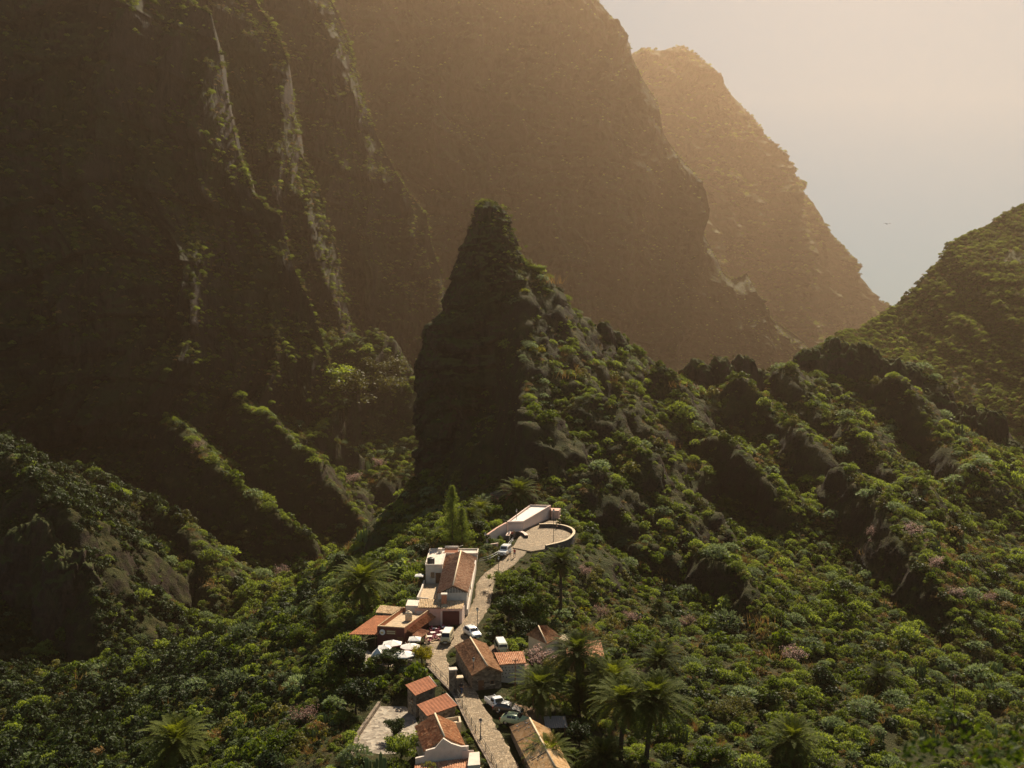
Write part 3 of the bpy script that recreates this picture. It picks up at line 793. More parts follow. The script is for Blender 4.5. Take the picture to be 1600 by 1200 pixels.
def tube_vf(pts, r, n=8):
    pts = [np.array(p, float) for p in pts]; rs = [r] * len(pts) if np.isscalar(r) else r
    V = []; F = []
    for i, p in enumerate(pts):
        t = pts[min(i + 1, len(pts) - 1)] - pts[max(i - 1, 0)]; t /= (np.linalg.norm(t) + 1e-9)
        a = np.cross(t, (0, 0, 1) if abs(t[2]) < 0.9 else (1, 0, 0)); a /= np.linalg.norm(a); b = np.cross(t, a)
        for k in range(n):
            th = 2 * math.pi * k / n
            V.append(p + rs[i] * (math.cos(th) * a + math.sin(th) * b))
    for i in range(len(pts) - 1):
        for k in range(n):
            F.append((i * n + k, i * n + (k + 1) % n, (i + 1) * n + (k + 1) % n, (i + 1) * n + k))
    F.append(tuple(range(n))[::-1]); F.append(tuple(range((len(pts) - 1) * n, len(pts) * n)))
    return V, F

def inset(pts, d):
    c = np.mean([p[:2] for p in pts], axis=0)
    out = []
    for p in pts:
        v = np.array(p[:2]) - c; out.append(tuple(c + v * (1 - d / np.linalg.norm(v))))
    return out

def ring_wall(B, name, pts, z0, z1, th, mat, parent=None, closed=True):
    """a parapet: a wall of thickness th along the inside of an outline"""
    n = len(pts); inn = inset(pts, th * 1.4)
    V = []; F = []
    for P_, Q in zip(pts, inn):
        V += [(P_[0], P_[1], z0), (P_[0], P_[1], z1), (Q[0], Q[1], z1), (Q[0], Q[1], z0)]
    for i in range(n if closed else n - 1):
        a = 4 * i; b = 4 * ((i + 1) % n)
        F += [(a, b, b + 1, a + 1), (a + 1, b + 1, b + 2, a + 2), (a + 2, b + 2, b + 3, a + 3), (a + 3, b + 3, b, a)]
    return B.mesh(name, V, F, mat, parent)

def wall_line(name, label, cat, pts, h, th, mat, cap=None, dip=0.6, group=None):
    """a free-standing wall along points (x, y, z of its foot), sharing one cap"""
    B = Build(name, label, cat, pts[0], group)
    pts = [np.array(p, float) for p in pts]
    def strip(z0, z1, t):
        V = []; F = []
        for i, p in enumerate(pts):
            d = pts[min(i + 1, len(pts) - 1)] - pts[max(i - 1, 0)]; d[2] = 0; d /= np.linalg.norm(d); nn = np.array([d[1], -d[0], 0]) * t / 2
            V += [p + nn + (0, 0, z0), p + nn + (0, 0, z1), p - nn + (0, 0, z1), p - nn + (0, 0, z0)]
        for i in range(len(pts) - 1):
            a, b = 4 * i, 4 * i + 4
            F += [(a, b, b + 1, a + 1), (a + 1, b + 1, b + 2, a + 2), (a + 2, b + 2, b + 3, a + 3), (a + 3, b + 3, b, a)]
        F += [(0, 1, 2, 3), tuple(4 * (len(pts) - 1) + q for q in (3, 2, 1, 0))]
        return V, F
    B.mesh('wall', *strip(-dip, h, th), mat)
    if cap: B.mesh('coping', *strip(h + 0.002, h + 0.10, th + 0.1), cap)
    return B.o

def smooth_line(pts, n=6):
    pts = [np.array(p, float) for p in pts]; out = []
    for i in range(len(pts) - 1):
        p0, p1, p2, p3 = pts[max(i - 1, 0)], pts[i], pts[i + 1], pts[min(i + 2, len(pts) - 1)]
        for k in range(n):
            t = k / n
            out.append(0.5 * ((2 * p1) + (-p0 + p2) * t + (2 * p0 - 5 * p1 + 4 * p2 - p3) * t * t + (-p0 + 3 * p1 - 3 * p2 + p3) * t ** 3))
    out.append(pts[-1]); return out

# ------------------------------------------------------------------ road, square, yards
M_COBBLE = mat_cobble()
def sheet(name, poly, z, mat, lift=0.0, step=0.6):
    """a paved area: outline filled with a fine grid, edges following the outline"""
    bm = bmesh.new()
    vs = [bm.verts.new((p[0], p[1], z if np.isscalar(z) else z(p[0], p[1]))) for p in poly]
    f = bm.faces.new(vs); bmesh.ops.triangulate(bm, faces=[f])
    ext = bmesh.ops.extrude_face_region(bm, geom=bm.faces[:])
    for v in [g for g in ext['geom'] if isinstance(g, bmesh.types.BMVert)]: v.co.z -= 1.2
    bmesh.ops.recalc_face_normals(bm, faces=bm.faces)
    me = bpy.data.meshes.new(name); bm.to_mesh(me); bm.free()
    return tag(link(name, me, None, mat), kind='structure')

def square_z(y): return -49.62 + 0.06 * (y - 213)
def build_road():
    c = smooth_line(ROAD, 10)
    # widths along the road: wider beside the vans and where it opens to the square
    V = []; nw = 9
    for i, p in enumerate(c):
        d = c[min(i + 1, len(c) - 1)] - c[max(i - 1, 0)]; d[2] = 0; d /= np.linalg.norm(d); r_ = np.array([d[1], -d[0], 0])
        y = p[1]
        wl = 1.65 + 1.6 * math.exp(-((y - 170) / 4.0) ** 2) + 0.9 * float(sstep(205, 216, y))
        wr = 1.65 + 0.9 * math.exp(-((y - 172) / 4.0) ** 2)
        for k in range(nw):
            s = -wl + (wl + wr) * k / (nw - 1)
            q = p + r_ * (s + 0.22 * noise3(s, y * 0.9, 0, 12))
            V.append((q[0], q[1], p[2] + 0.05 + 0.03 * float(noise3(q[0] * .8, q[1] * .8, 0, 13)) - 0.01 * abs(s)))
    # a kerb-like skirt so the paving has thickness
    n = len(c); V2 = []
    for i in range(n):
        row = V[i * nw:(i + 1) * nw]
        V2 += [(row[0][0], row[0][1], row[0][2] - 0.5)] + row + [(row[-1][0], row[-1][1], row[-1][2] - 0.5)]
    o = link('road', mesh_np('road', V2, grid_faces(n, nw + 2)), None, M_COBBLE)
    tag(o, kind='structure')
build_road()
sheet('paving', [(0.2, 214.5), (4.0, 211.8), (7.0, 213.4), (11.1, 217.2), (13.2, 222.5), (13.2, 225.5), (11.6, 229.2), (12.5, 233), (11.0, 240), (3.0, 227.6), (1.4, 222)], lambda x, y: square_z(y), M_COBBLE)
sheet('courtyard', [(-19.6, 148.2), (-15.0, 148.0), (-11.6, 134.5), (-12.6, 128), (-20.6, 128.5), (-21.0, 137)], -58.05, M_FLAG)
sheet('terrace', [(-24.5, 160.0), (-14.4, 158.6), (-12.8, 166.2), (-15.0, 169), (-24.0, 169)], -55.95, M_FLAG)
sheet('terrace', [(-14.8, 169.2), (-12.6, 169.5), (-10.0, 177.6), (-14.9, 177.8)], -55.42, M_TANFLOOR)
sheet('patio', [(-17.2, 186.5), (-13.7, 186.0), (-13.7, 198.4), (-17.2, 198.4)], -53.02, M_TANFLOOR)
sheet('parking', [(-2.6, 143.2), (-1.0, 145.5), (4.0, 142.0), (4.6, 136.0), (0.9, 133.6), (-0.4, 137.5)], -56.2, M_EARTH)
sheet('parking', [(-4.6, 169.5), (-1.2, 168.5), (-0.8, 163.4), (-2.6, 162.8), (-4.6, 166)], -55.66, M_EARTH)

# ------------------------------------------------------------------ the houses
def long_house():
    B = Build('long_house', 'long white house with a brown gabled roof and flat white wing beside the road', 'house', (-10.6, 194, -53))
    LB, LF, RF, RB = (-13.7, 208), (-13.5, 180.6), (-7.9, 181.2), (-7.2, 207.6)
    ze, zr = -50.0, -48.65
    rb, rf = (-10.5, 207.8, zr), (-10.6, 180.9, zr)
    body = [(-13.45, 207.8), (-13.3, 181.0), (-8.15, 181.5), (-7.45, 207.5)]
    B.prism('wall', body, -56.5, ze - 0.12, M_WHITE)
    # gable above the front wall with pale slats
    g = B.mesh('gable', [(-13.2, 181.05, ze - .12), (-8.2, 181.5, ze - .12), (-10.6, 181.25, zr - .2), (-13.2, 181.35, ze - .12), (-8.2, 181.8, ze - .12), (-10.6, 181.55, zr - .2)],
               [(0, 1, 2), (5, 4, 3), (0, 3, 4, 1), (1, 4, 5, 2), (2, 5, 3, 0)], M_DSTONE)
    V = []; F = []
    for k in range(17):
        x = -12.9 + k * 0.275
        h = (zr - ze) * (1 - abs(x + 10.6) / 2.7) - 0.3
        if h < 0.1: continue
        v, f = box_vf((x, 181.0 + (x + 13.2) * 0.09, ze - .1 + h / 2), (0.12, 0.06, h))
        F += [tuple(i + len(V) for i in q) for q in f]; V += v
    B.mesh('gable_slats', V, F, M_WHITE, g)
    rl = B.roof('roof', rb, rf, (*LF, ze), (*LB, ze), T_BROWN, seed=1)
    B.roof('roof', rf, rb, (*RB, ze), (*RF, ze), T_BROWN, seed=2)
    B.tube('ridge_cap', [(rb[0], rb[1], zr + .04), (rf[0], rf[1], zr + .04)], 0.14, M_BEIGE)
    # flat-roofed part behind and on the left
    an = [(-17.0, 198.6), (-13.75, 198.6), (-13.75, 208.2), (-7.2, 208.1), (-7.1, 212.2), (-17.2, 212.2)]
    B.prism('flat_roof_wing', an, -56, -49.55, M_WHITE)
    V = []; F = []
    par = an + [an[0]]
    for i in range(len(an)):
        p, q = np.array(an[i]), np.array(an[(i + 1) % len(an)])
        L = np.linalg.norm(q - p); c = (p + q) / 2; rz = math.atan2(*(q - p)[::-1])
        v, f = box_vf((c[0], c[1], -49.38), (L + .2, 0.22, 0.36), rz)
        F += [tuple(k + len(V) for k in w) for w in f]; V += v
    B.mesh('parapet', V, F, M_WHITE)
    B.opening('window', (-17.0, 198.6), (-13.75, 198.6), 0.42, -51.9, 0.75, 1.1, M_GLASSW)
    B.opening('door', (-17.0, 198.6), (-13.75, 198.6), 0.76, -53.0, 1.05, 2.1, M_WOOD)
    for y in (184.5, 190, 196):
        B.opening('window', (-8.05 + (y - 181.5) * .027, y - .6), (-8.05 + (y + .6 - 181.5) * .027, y + .6), 0.5, -51.6, 0.7, 0.8, M_GLASSW)
    B.box('chimney', (-12.1, 179.6, -50.9), (0.9, 0.9, 1.9), 0, M_TERRA)
    B.box('chimney_cap', (-12.1, 179.6, -49.85), (1.1, 1.1, 0.18), 0, M_WHITE)
    return B
long_house()
def small(name, label, cat, loc, group=None): return Build(name, label, cat, loc, group)

def water_tank(x, y, z, r, h, label, mat):
    B = small('water_tank', label, 'tank', (x, y, z))
    prof = [(0.9, 0), (1, .06), (1, .3), (.96, .33), (1, .36), (1, .62), (.96, .65), (1, .68), (1, .85), (.8, .95), (.35, 1.0)]
    n = 20; V = []; F = []
    for rr, t in prof:
        for k in range(n): V.append((x + r * rr * math.cos(2 * math.pi * k / n), y + r * rr * math.sin(2 * math.pi * k / n), z + h * t))
    for i in range(len(prof) - 1):
        for k in range(n): F.append((i * n + k, i * n + (k + 1) % n, (i + 1) * n + (k + 1) % n, (i + 1) * n + k))
    F += [tuple(range(n))[::-1], tuple(range((len(prof) - 1) * n, len(prof) * n))]
    B.mesh('tank_body', V, F, mat, None, True)
    B.tube('lid', [(x, y, z + h * .995), (x, y, z + h * 1.06)], r * .4, mat, None, 14)
water_tank(-16.1, 200.4, -49.55, 0.75, 1.25, 'black round water tank on the flat white roof of the long house', M_TANK)
water_tank(-17.9, 174.2, -53.05, 0.62, 1.6, 'beige cylindrical tank rising from the restaurant roof terrace', M_BEIGE)

B = small('solar_heater', 'solar water heater with a white tank on the flat roof of the long house', 'solar heater', (-12.6, 210.0, -49.55))
B.mesh('collector', [(-14.0, 209.2, -49.4), (-11.2, 209.2, -49.4), (-11.2, 210.4, -48.75), (-14.0, 210.4, -48.75), (-14.0, 209.25, -49.5), (-11.2, 209.25, -49.5), (-11.2, 210.45, -48.85), (-14.0, 210.45, -48.85)],
       [(0, 1, 2, 3), (7, 6, 5, 4), (0, 4, 5, 1), (1, 5, 6, 2), (2, 6, 7, 3), (3, 7, 4, 0)], M_TERRA)
B.tube('storage_tank', [(-14.0, 210.7, -48.6), (-11.2, 210.7, -48.6)], 0.28, M_WHITE, None, 14)
for x in (-13.8, -11.4): B.box('stand', (x, 210.5, -49.2), (0.07, 0.07, 0.75), 0, M_METAL)
B.tube('pipe', [(-11.1, 210.7, -48.55), (-10.2, 210.9, -48.2)], 0.06, M_WHITE)
B = small('roof_box', 'small white box standing left of the solar heater on the flat roof', 'box', (-14.9, 209.6, -49.55))
B.box('housing', (-14.9, 209.6, -49.1), (0.75, 0.8, 0.9), 0, M_WHITE, None, .03); B.box('lid', (-14.9, 209.6, -48.6), (0.85, 0.9, 0.08), 0, M_WHITE)
wall_line('low_wall', 'low white wall edging the orange patio left of the long house', 'wall', [(-17.25, 198.3, -53.0), (-17.3, 192, -53.0), (-17.5, 186.3, -53.0), (-15.4, 185.6, -53.0)], 0.7, 0.25, M_WHITE, None)

def garage():
    B = Build('garage', 'pink flat-fronted garage with a dark red shutter and tan tile strips on top', 'garage', (-12.5, 179, -55.3))
    r = [(-12.65, 177.8), (-8.85, 177.8), (-8.5, 180.4), (-12.65, 180.4)]
    B.prism('wall', r, -57, -52.15, M_PALEPINK)
    B.prism('wall', [(-17.2, 178.3), (-12.68, 178.1), (-12.68, 181.0), (-17.2, 181.6)], -57, -52.1, M_PINK)
    B.roof('roof', (-12.6, 180.5, -51.3), (-8.45, 180.5, -51.3), (-8.75, 177.6, -51.95), (-12.6, 177.6, -51.95), T_TAN, seed=3)
    B.roof('roof', (-16.6, 181.2, -51.2), (-12.75, 181.0, -51.2), (-12.75, 178.0, -51.85), (-16.6, 178.2, -51.85), T_TAN, seed=4)
    B.prism('flat_roof', [(-18.9, 178.9), (-16.7, 178.6), (-16.7, 182.2), (-18.9, 182.6)], -54, -51.75, M_WHITE)
    B.box('fascia', (-10.75, 177.66, -52.15), (3.9, 0.2, 0.3), 0, M_PINK)
    s = B.box('shutter', (-10.8, 177.78, -53.9), (3.0, 0.1, 2.9), 0, M_MAROON)
    V = []; F = []
    for k in range(14):
        v, f = box_vf((-10.8, 177.72, -55.2 + k * 0.2), (2.95, 0.06, 0.11)); F += [tuple(i + len(V) for i in q) for q in f]; V += v
    B.mesh('slats', V, F, M_MAROON, s)
    B.opening('window', (-15.9, 178.25), (-13.3, 178.13), 0.5, -54.2, 0.9, 1.1, M_GLASSW)
garage()

def restaurant():
    B = Build('restaurant', 'maroon restaurant with orange terrace roofs, a round logo and a sign above the parasols', 'restaurant', (-19, 172, -56))
    q = lambda u, v, z: tuple(pz(u, v, z))
    # sloping rust sheet roof on the left
    B.roof('sheet_roof', q(587, 961.5, -52.7), q(614, 962, -52.7), q(590, 991.5, -53.5), q(545, 991, -53.5), M_RUST, 0.45, 0.03, 0.08, rough=0.012)
    B.roof('tile_roof', q(594.5, 945.5, -52.0), q(629, 948.5, -52.0), q(613.5, 959, -52.5), q(587, 957, -52.5), T_TAN, seed=5)
    B.prism('rear_room', [q(596, 947, -52.2)[:2], q(628, 949, -52.2)[:2], q(613, 960, -52.7)[:2], q(589, 958.5, -52.7)[:2]], -57, -52.75, M_STONE)
    for u, v in ((548, 990), (566, 990.5), (586, 990.5)):
        p = q(u, v, -53.6); B.tube('post', [(p[0], p[1] + .2, -58.5), (p[0], p[1] + .2, -53.62)], 0.07, M_WOOD)
    zt, zf = -52.35, -53.05
    out = [q(589.5, 978.5, zt), q(632, 981, zt), q(672, 952, zt), q(630, 949, zt)]
    B.prism('wall', inset(out, 0.25), -57, zf - .25, M_MAROON)
    B.prism('roof_terrace', inset(out, 0.22), zf - .24, zf, M_TANFLOOR)
    ring_wall(B, 'parapet', out, zf - .3, zt, 0.22, M_TERRA)
    ring_wall(B, 'coping', [(p[0], p[1]) for p in out], zt + .002, zt + .09, 0.26, T_TAN)
    # tiled pent roof along the right side
    B.roof('tile_roof', q(682, 951, -52.9), q(634, 983, -52.9), q(645, 989, -53.6), q(693, 956, -53.6), T_ORANGE, seed=6)
    B.roof('tile_roof', q(656, 982, -53.7), q(644, 992, -53.7), q(656, 998, -54.2), q(671, 986, -54.2), T_PINK, seed=7)
    for u, v in ((647, 996), (657, 997), (669, 987)):
        p = q(u, v, -54.3); B.tube('post', [(p[0], p[1] + .15, -56.3), (p[0], p[1] + .15, -54.3)], 0.08, M_WOOD)
    fo0, fo1 = np.array(out[0][:2]), np.array(out[1][:2]); fd = (fo1 - fo0) / np.linalg.norm(fo1 - fo0); fn = np.array([fd[1], -fd[0]])
    B.prism('front_wall', [tuple(fo0 + fn * .12), tuple(fo1 + fn * .12), tuple(fo1 + fn * .01), tuple(fo0 + fn * .01)], -57, zt - .12, M_MAROON)
    # front wall: round logo and two lines of pale lettering on a board
    f0, f1 = fo0 + fn * .12, fo1 + fn * .12
    d = (f1 - f0) / np.linalg.norm(f1 - f0); nn = np.array([d[1], -d[0]]); rz = math.atan2(d[1], d[0])
    L = np.linalg.norm(f1 - f0)
    c = f0 + d * L * .2 + nn * .06
    V = [];
    for k in range(24):
        a = 2 * math.pi * k / 24
        for o_ in (0, .08): V.append((c[0] + d[0] * .48 * math.cos(a) + nn[0] * o_, c[1] + d[1] * .48 * math.cos(a) + nn[1] * o_, -53.25 + .48 * math.sin(a)))
    lo = B.mesh('logo', V, [tuple(range(1, 48, 2)), tuple(range(0, 48, 2))[::-1]] + [(2 * k, (2 * k + 2) % 48, (2 * k + 3) % 48, 2 * k + 1) for k in range(24)], M_CANVAS)
    cc = c + nn * .1
    B.box('emblem', (cc[0] - .05, cc[1], -53.3), (0.5, 0.03, 0.3), rz, M_OCHRE, lo)
    cb = f0 + d * L * .52 + nn * .05
    bd = B.box('sign_board', (cb[0], cb[1], -53.2), (1.75, 0.06, 0.75), rz, M_WOOD)
    V = []; F = []
    rr = random.Random(3)
    for row, n_ in ((0.16, 9), (-0.16, 8)):
        for k in range(n_):
            s = -0.72 + k * 1.44 / n_ + 0.07
            p = cb + d * s + nn * .045
            v, f = box_vf((p[0], p[1], -53.2 + row), (0.11, 0.03, 0.15 + 0.05 * rr.random()), rz); F += [tuple(i + len(V) for i in w) for w in f]; V += v
    B.mesh('lettering', V, F, M_CREAM, bd)
    B.opening('door', f0, f1, 0.86, -56.0, 1.1, 2.1, M_WOOD)
    B.opening('window', f0, f1, 0.30, -55.75, 1.2, 0.9, M_GLASSW)
    for u, v, w in ((656, 956, 1.2), (662.5, 951.5, 1.0)):
        p = q(u, v, -52.8); s = B.box('skylight', (p[0], p[1], -52.85), (w, 0.9, 0.4), R(-3), M_WHITE); B.box('pane', (p[0], p[1], -52.62), (w - .2, 0.7, 0.05), R(-3), M_ROOFWHITE, s)
restaurant()

def gable_house(name, label, LB, LF, RF, RB, ze, zr, zb, wall, tile, cat='house', over=0.3, tile2=None, gable=True, ridge_mat=M_BEIGE, seed=0, chimney=None):
    c = np.mean([LB, LF, RF, RB], axis=0)
    B = Build(name, label, cat, (c[0], c[1], zb + 2.0))
    body = inset([LB, LF, RF, RB], over * 1.5)
    mb = ((body[0][0] + body[3][0]) / 2, (body[0][1] + body[3][1]) / 2); mf = ((body[1][0] + body[2][0]) / 2, (body[1][1] + body[2][1]) / 2)
    zw = ze - .1
    n = 6
    pts = [body[0], body[1], mf, body[2], body[3], mb]
    B.prism('wall', pts, zb, [zw, zw, zr - .25, zw, zw, zr - .25], wall)
    rb = ((LB[0] + RB[0]) / 2, (LB[1] + RB[1]) / 2, zr); rf = ((LF[0] + RF[0]) / 2, (LF[1] + RF[1]) / 2, zr)
    B.roof('roof', rb, rf, (*LF, ze), (*LB, ze), tile, seed=seed)
    B.roof('roof', rf, rb, (*RB, ze), (*RF, ze), tile2 or tile, seed=seed + 1)
    B.tube('ridge_cap', [(rb[0], rb[1], zr + .05), (rf[0], rf[1], zr + .05)], 0.13, ridge_mat)
    return B, body

B, bd = gable_house('stone_house', 'rubble stone house with an old brown tile roof below the parked white car', (-9.3, 161.8), (-5.95, 148.3), (-1.35, 149.9), (-4.2, 163.2), -53.5, -52.3, -58, M_STONE, T_DARK, seed=10)
B.opening('window', bd[1], bd[2], 0.68, -55.3, 0.6, 0.6, M_GLASSW)
B.opening('door', bd[1], bd[2], 0.3, -56.4, 0.9, 1.9, M_WOOD)

def dotted_house():
    B = Build('dovecote', 'white outhouse dotted with small dark holes under a pink tile roof', 'outhouse', (0, 154.8, -56))
    q = lambda u, v, z: tuple(pz(u, v, z))
    rf = [(-2.8, 156.9, -52.9), (1.7, 157.6, -52.9), (2.2, 153.6, -53.4), (-1.9, 152.9, -53.4)]
    B.roof('roof', rf[0], rf[1], rf[2], rf[3], T_PINK, seed=12)
    w = inset(rf, 0.3)
    B.prism('wall', w, -58, [-53.05, -53.05, -53.55, -53.55], M_WHITE)
    V = []; F = []
    p0, p1 = np.array(w[3]), np.array(w[2]); rr = random.Random(4)
    d = p1 - p0; L = np.linalg.norm(d); d /= L; nn = np.array([d[1], -d[0]]); rz = math.atan2(d[1], d[0])
    for r_ in range(4):
        for k in range(7):
            if r_ > 1 and k > 3: continue
            s = (k + .5 + .25 * (r_ % 2)) / 7.3 * L; p = p0 + d * s + nn * .02
            v, f = box_vf((p[0], p[1], -53.95 - r_ * .5 + rr.uniform(-.08, .08)), (0.14, 0.07, 0.16), rz); F += [tuple(i + len(V) for i in x) for x in f]; V += v
    B.mesh('dot_pattern', V, F, M_BLACK)
    p0, p1 = np.array(w[2]), np.array(w[1]); V = []; F = []
    d = p1 - p0; L = np.linalg.norm(d); d /= L; nn = np.array([d[1], -d[0]]); c = p0 + d * L * .5 + nn * .5
    B.box('lean_to', (c[0], c[1], -54.7), (0.9, 2.6, 0.12), R(0), M_WOOD)
    for s in (-1, 1): B.tube('post', [(c[0] + .35, c[1] + s * 1.1, -58), (c[0] + .35, c[1] + s * 1.1, -54.7)], 0.06, M_WHITE)
dotted_house()

def shed(label, px, zt, zb_, base, seed):
    q = [tuple(pz(u, v, z)) for (u, v), z in zip(px, (zt, zt, zb_, zb_))]
    c = np.mean(q, axis=0)
    B = Build('shed', label, 'shed', (c[0], c[1], base + 1))
    B.roof('roof', q[0], q[1], q[2], q[3], M_RED, 0.62, 0.022, 0.07, rough=0.008, seed=seed)
    e0, e1, e2, e3 = (np.array(k) for k in q)
    B.tube('gutter', [e1 + (0.04, 0, -.02), e2 + (0.04, 0, -.02)], 0.06, M_WHITE)
    w = inset(q, 0.35)
    B.prism('wall', w, base, [zt - .2, zt - .2, zb_ - .2, zb_ - .2], M_STONE)
    B.opening('door', w[3], w[2], 0.45, base + 1.2, 0.9, 1.9, M_WOOD)
    B.opening('window', w[0], w[3], 0.5, zb_ - 1.6, 0.7, 0.7, M_GLASSW)
shed('upper red sheet roofed shed beside the stone pillar, nearest the parasols', [(633, 1070), (670, 1056), (683, 1072), (649, 1087)], -53.9, -54.6, -59.2, 1)
shed('lower red sheet roofed shed between the upper shed and the tiled house', [(651, 1101), (697, 1083), (715, 1102), (667, 1119)], -53.9, -54.6, -59.4, 2)

def front_house():
    B, bd = gable_house('tiled_house', 'house with mottled orange tiles and white parapet at the bottom edge by the road', (-12.9, 132.2), (-11.1, 124.6), (-5.9, 126.3), (-7.6, 133.6), -54.6, -53.1, -60, M_PALEPINK, T_ORANGE, seed=20)
    # curved white parapet over the front gable
    pts = [(-12.0, 124.1, -55.1), (-10.9, 124.4, -54.95), (-10.75, 124.5, -54.3), (-9.6, 124.8, -54.1), (-8.6, 125.1, -53.0), (-7.6, 125.35, -53.75), (-6.4, 125.7, -54.3), (-5.5, 125.95, -54.35)]
    V = []; F = []
    for p in pts:
        for dy in (0, .35):
            for z in (-57, p[2]): V.append((p[0], p[1] + dy - .45, z))
    for i in range(len(pts) - 1):
        a, b = 4 * i, 4 * i + 4
        F += [(a, b, b + 1, a + 1), (a + 1, b + 1, b + 3, a + 3), (a + 3, b + 3, b + 2, a + 2)]
    F += [(0, 1, 3, 2), tuple(4 * (len(pts) - 1) + k for k in (2, 3, 1, 0))]
    B.mesh('parapet', V, F, M_WHITE)
    B.prism('porch', [(-12.0, 119.9), (-5.3, 121.2), (-5.3, 125.3), (-12.0, 123.6)], -60, -56.15, M_WHITE)
    B.roof('porch_roof', (-12.0, 123.5, -55.75), (-5.4, 125.2, -55.75), (-5.5, 121.6, -55.95), (-12.0, 120.2, -55.95), T_PINK, seed=22)
    B.prism('fascia', [(-12.1, 119.7), (-5.2, 121.0), (-5.2, 121.4), (-12.1, 120.1)], -56.9, -55.75, M_WHITE)
    B.prism('side_block', [(-5.4, 121.2), (-3.9, 121.5), (-4.1, 125.2), (-5.35, 124.9)], -60, -54.9, M_WHITE)
    B.prism('rear_wing', [(-11.2, 134.6), (-7.2, 136.0), (-6.9, 134.3), (-10.8, 133.2)], -60, -55.2, M_BEIGE)
    ring_wall(B, 'rear_parapet', [(-11.3, 134.7), (-7.1, 136.2), (-6.8, 134.2), (-10.9, 133.0)], -55.4, -54.75, 0.2, M_BEIGE)
    B.opening('window', (-12.0, 119.9), (-5.3, 121.2), 0.3, -58.3, 1.0, 1.1, M_GLASSW)
    B.opening('window', (-3.9, 121.5), (-4.1, 125.2), 0.5, -56.3, 0.8, 0.8, M_GLASSW)
front_house()

B, bd = gable_house('tiled_barn', 'barn with a patched tan tile roof full of dark gaps at the right road edge', (-0.35, 134.2), (2.9, 118.5), (7.4, 120.0), (5.1, 133.6), -55.45, -54.15, -60, M_STONE, T_LIGHT, 'barn', tile2=T_LIGHT, seed=30)
V = []; F = []; rr = random.Random(9)
a0, a1, e0, e1 = np.array((2.37, 133.9, -54.15)), np.array((5.15, 119.2, -54.15)), np.array((-0.35, 134.2, -55.45)), np.array((2.9, 118.5, -55.45))
for k in range(34):
    s = rr.choice([.06, .16, .26, .36, .46, .56, .66, .76]) + rr.uniform(-.02, .02); t = rr.uniform(.12, .88)
    p = (a0 * (1 - s) + a1 * s) * (1 - t) + (e0 * (1 - s) + e1 * s) * t
    v, f = box_vf((p[0], p[1], p[2] + .09), (rr.uniform(.1, .25), rr.uniform(.12, .4), 0.05), R(10)); F += [tuple(i + len(V) for i in x) for x in f]; V += v
for s in (.11, .31, .51, .71):
    for k in range(14):
        t = (k + rr.random()) / 14; p = (a0 * (1 - s) + a1 * s) * (1 - t) + (e0 * (1 - s) + e1 * s) * t
        v, f = box_vf((p[0], p[1], p[2] + .08), (0.26, 0.07, 0.06), R(8)); F += [tuple(i + len(V) for i in x) for x in f]; V += v
B.mesh('tile_pattern', V, F, M_DSTONE)
B.opening('door', bd[0], bd[1], 0.5, -58.0, 1.2, 1.9, M_WOOD)

def hip_house():
    B = Build('hip_roofed_house', 'small house with a brown hipped tile roof behind the blossoming almond', 'house', (4.5, 163.9, -55.5))
    c = [(2.3, 164.6), (5.5, 159.9), (8.1, 163.9), (5.4, 168.4)]; ap = (4.3, 163.7, -50.7); ap2 = (5.6, 164.0, -50.75); ze = -52.5
    B.prism('wall', inset(c, .4), -58, ze - .1, M_BEIGE)
    cz = [(*p, ze) for p in c]
    B.roof('roof', ap, (ap[0] + .02, ap[1] - .02, ap[2]), cz[1], cz[0], T_DARK, seed=41)
    B.roof('roof', ap, ap2, cz[2], cz[1], T_DARK, seed=42)
    B.roof('roof', ap2, (ap2[0], ap2[1] + .02, ap2[2]), cz[3], cz[2], T_DARK, seed=43)
    B.roof('roof', ap2, ap, cz[0], cz[3], T_DARK, seed=44)
    B.tube('ridge_cap', [ap, (cz[1][0], cz[1][1], ze + .1)], 0.1, M_BEIGE)
    w = inset(c, .4); B.opening('window', w[0], w[1], .5, -54.6, .9, 1.0, M_GLASSW)
    B.prism('flat_roof', [(8.2, 163.0), (9.8, 163.8), (8.8, 166.5), (7.2, 165.5)], -58, -53.0, M_BEIGE)
hip_house()

def ochre_house():
    B = Build('ochre_house', 'ochre walled cottage with one window and pink roof tiles behind the palms', 'house', (12.6, 160.5, -57))
    c = [(8.8, 164.6), (9.2, 159.6), (14.5, 160.1), (14.2, 165.0)]
    B.prism('wall', c, -60, -54.85, M_OCHRE)
    B.roof('roof', (8.5, 165.2, -53.7), (14.6, 165.5, -53.7), (14.8, 159.7, -54.65), (8.9, 159.2, -54.65), T_PINK, seed=46)
    B.opening('window', c[1], c[2], .72, -56.4, .95, 1.0, M_GLASSW, M_DSTONE)
    B.opening('door', c[1], c[2], .25, -57.2, .9, 2.0, M_WOOD)
ochre_house()

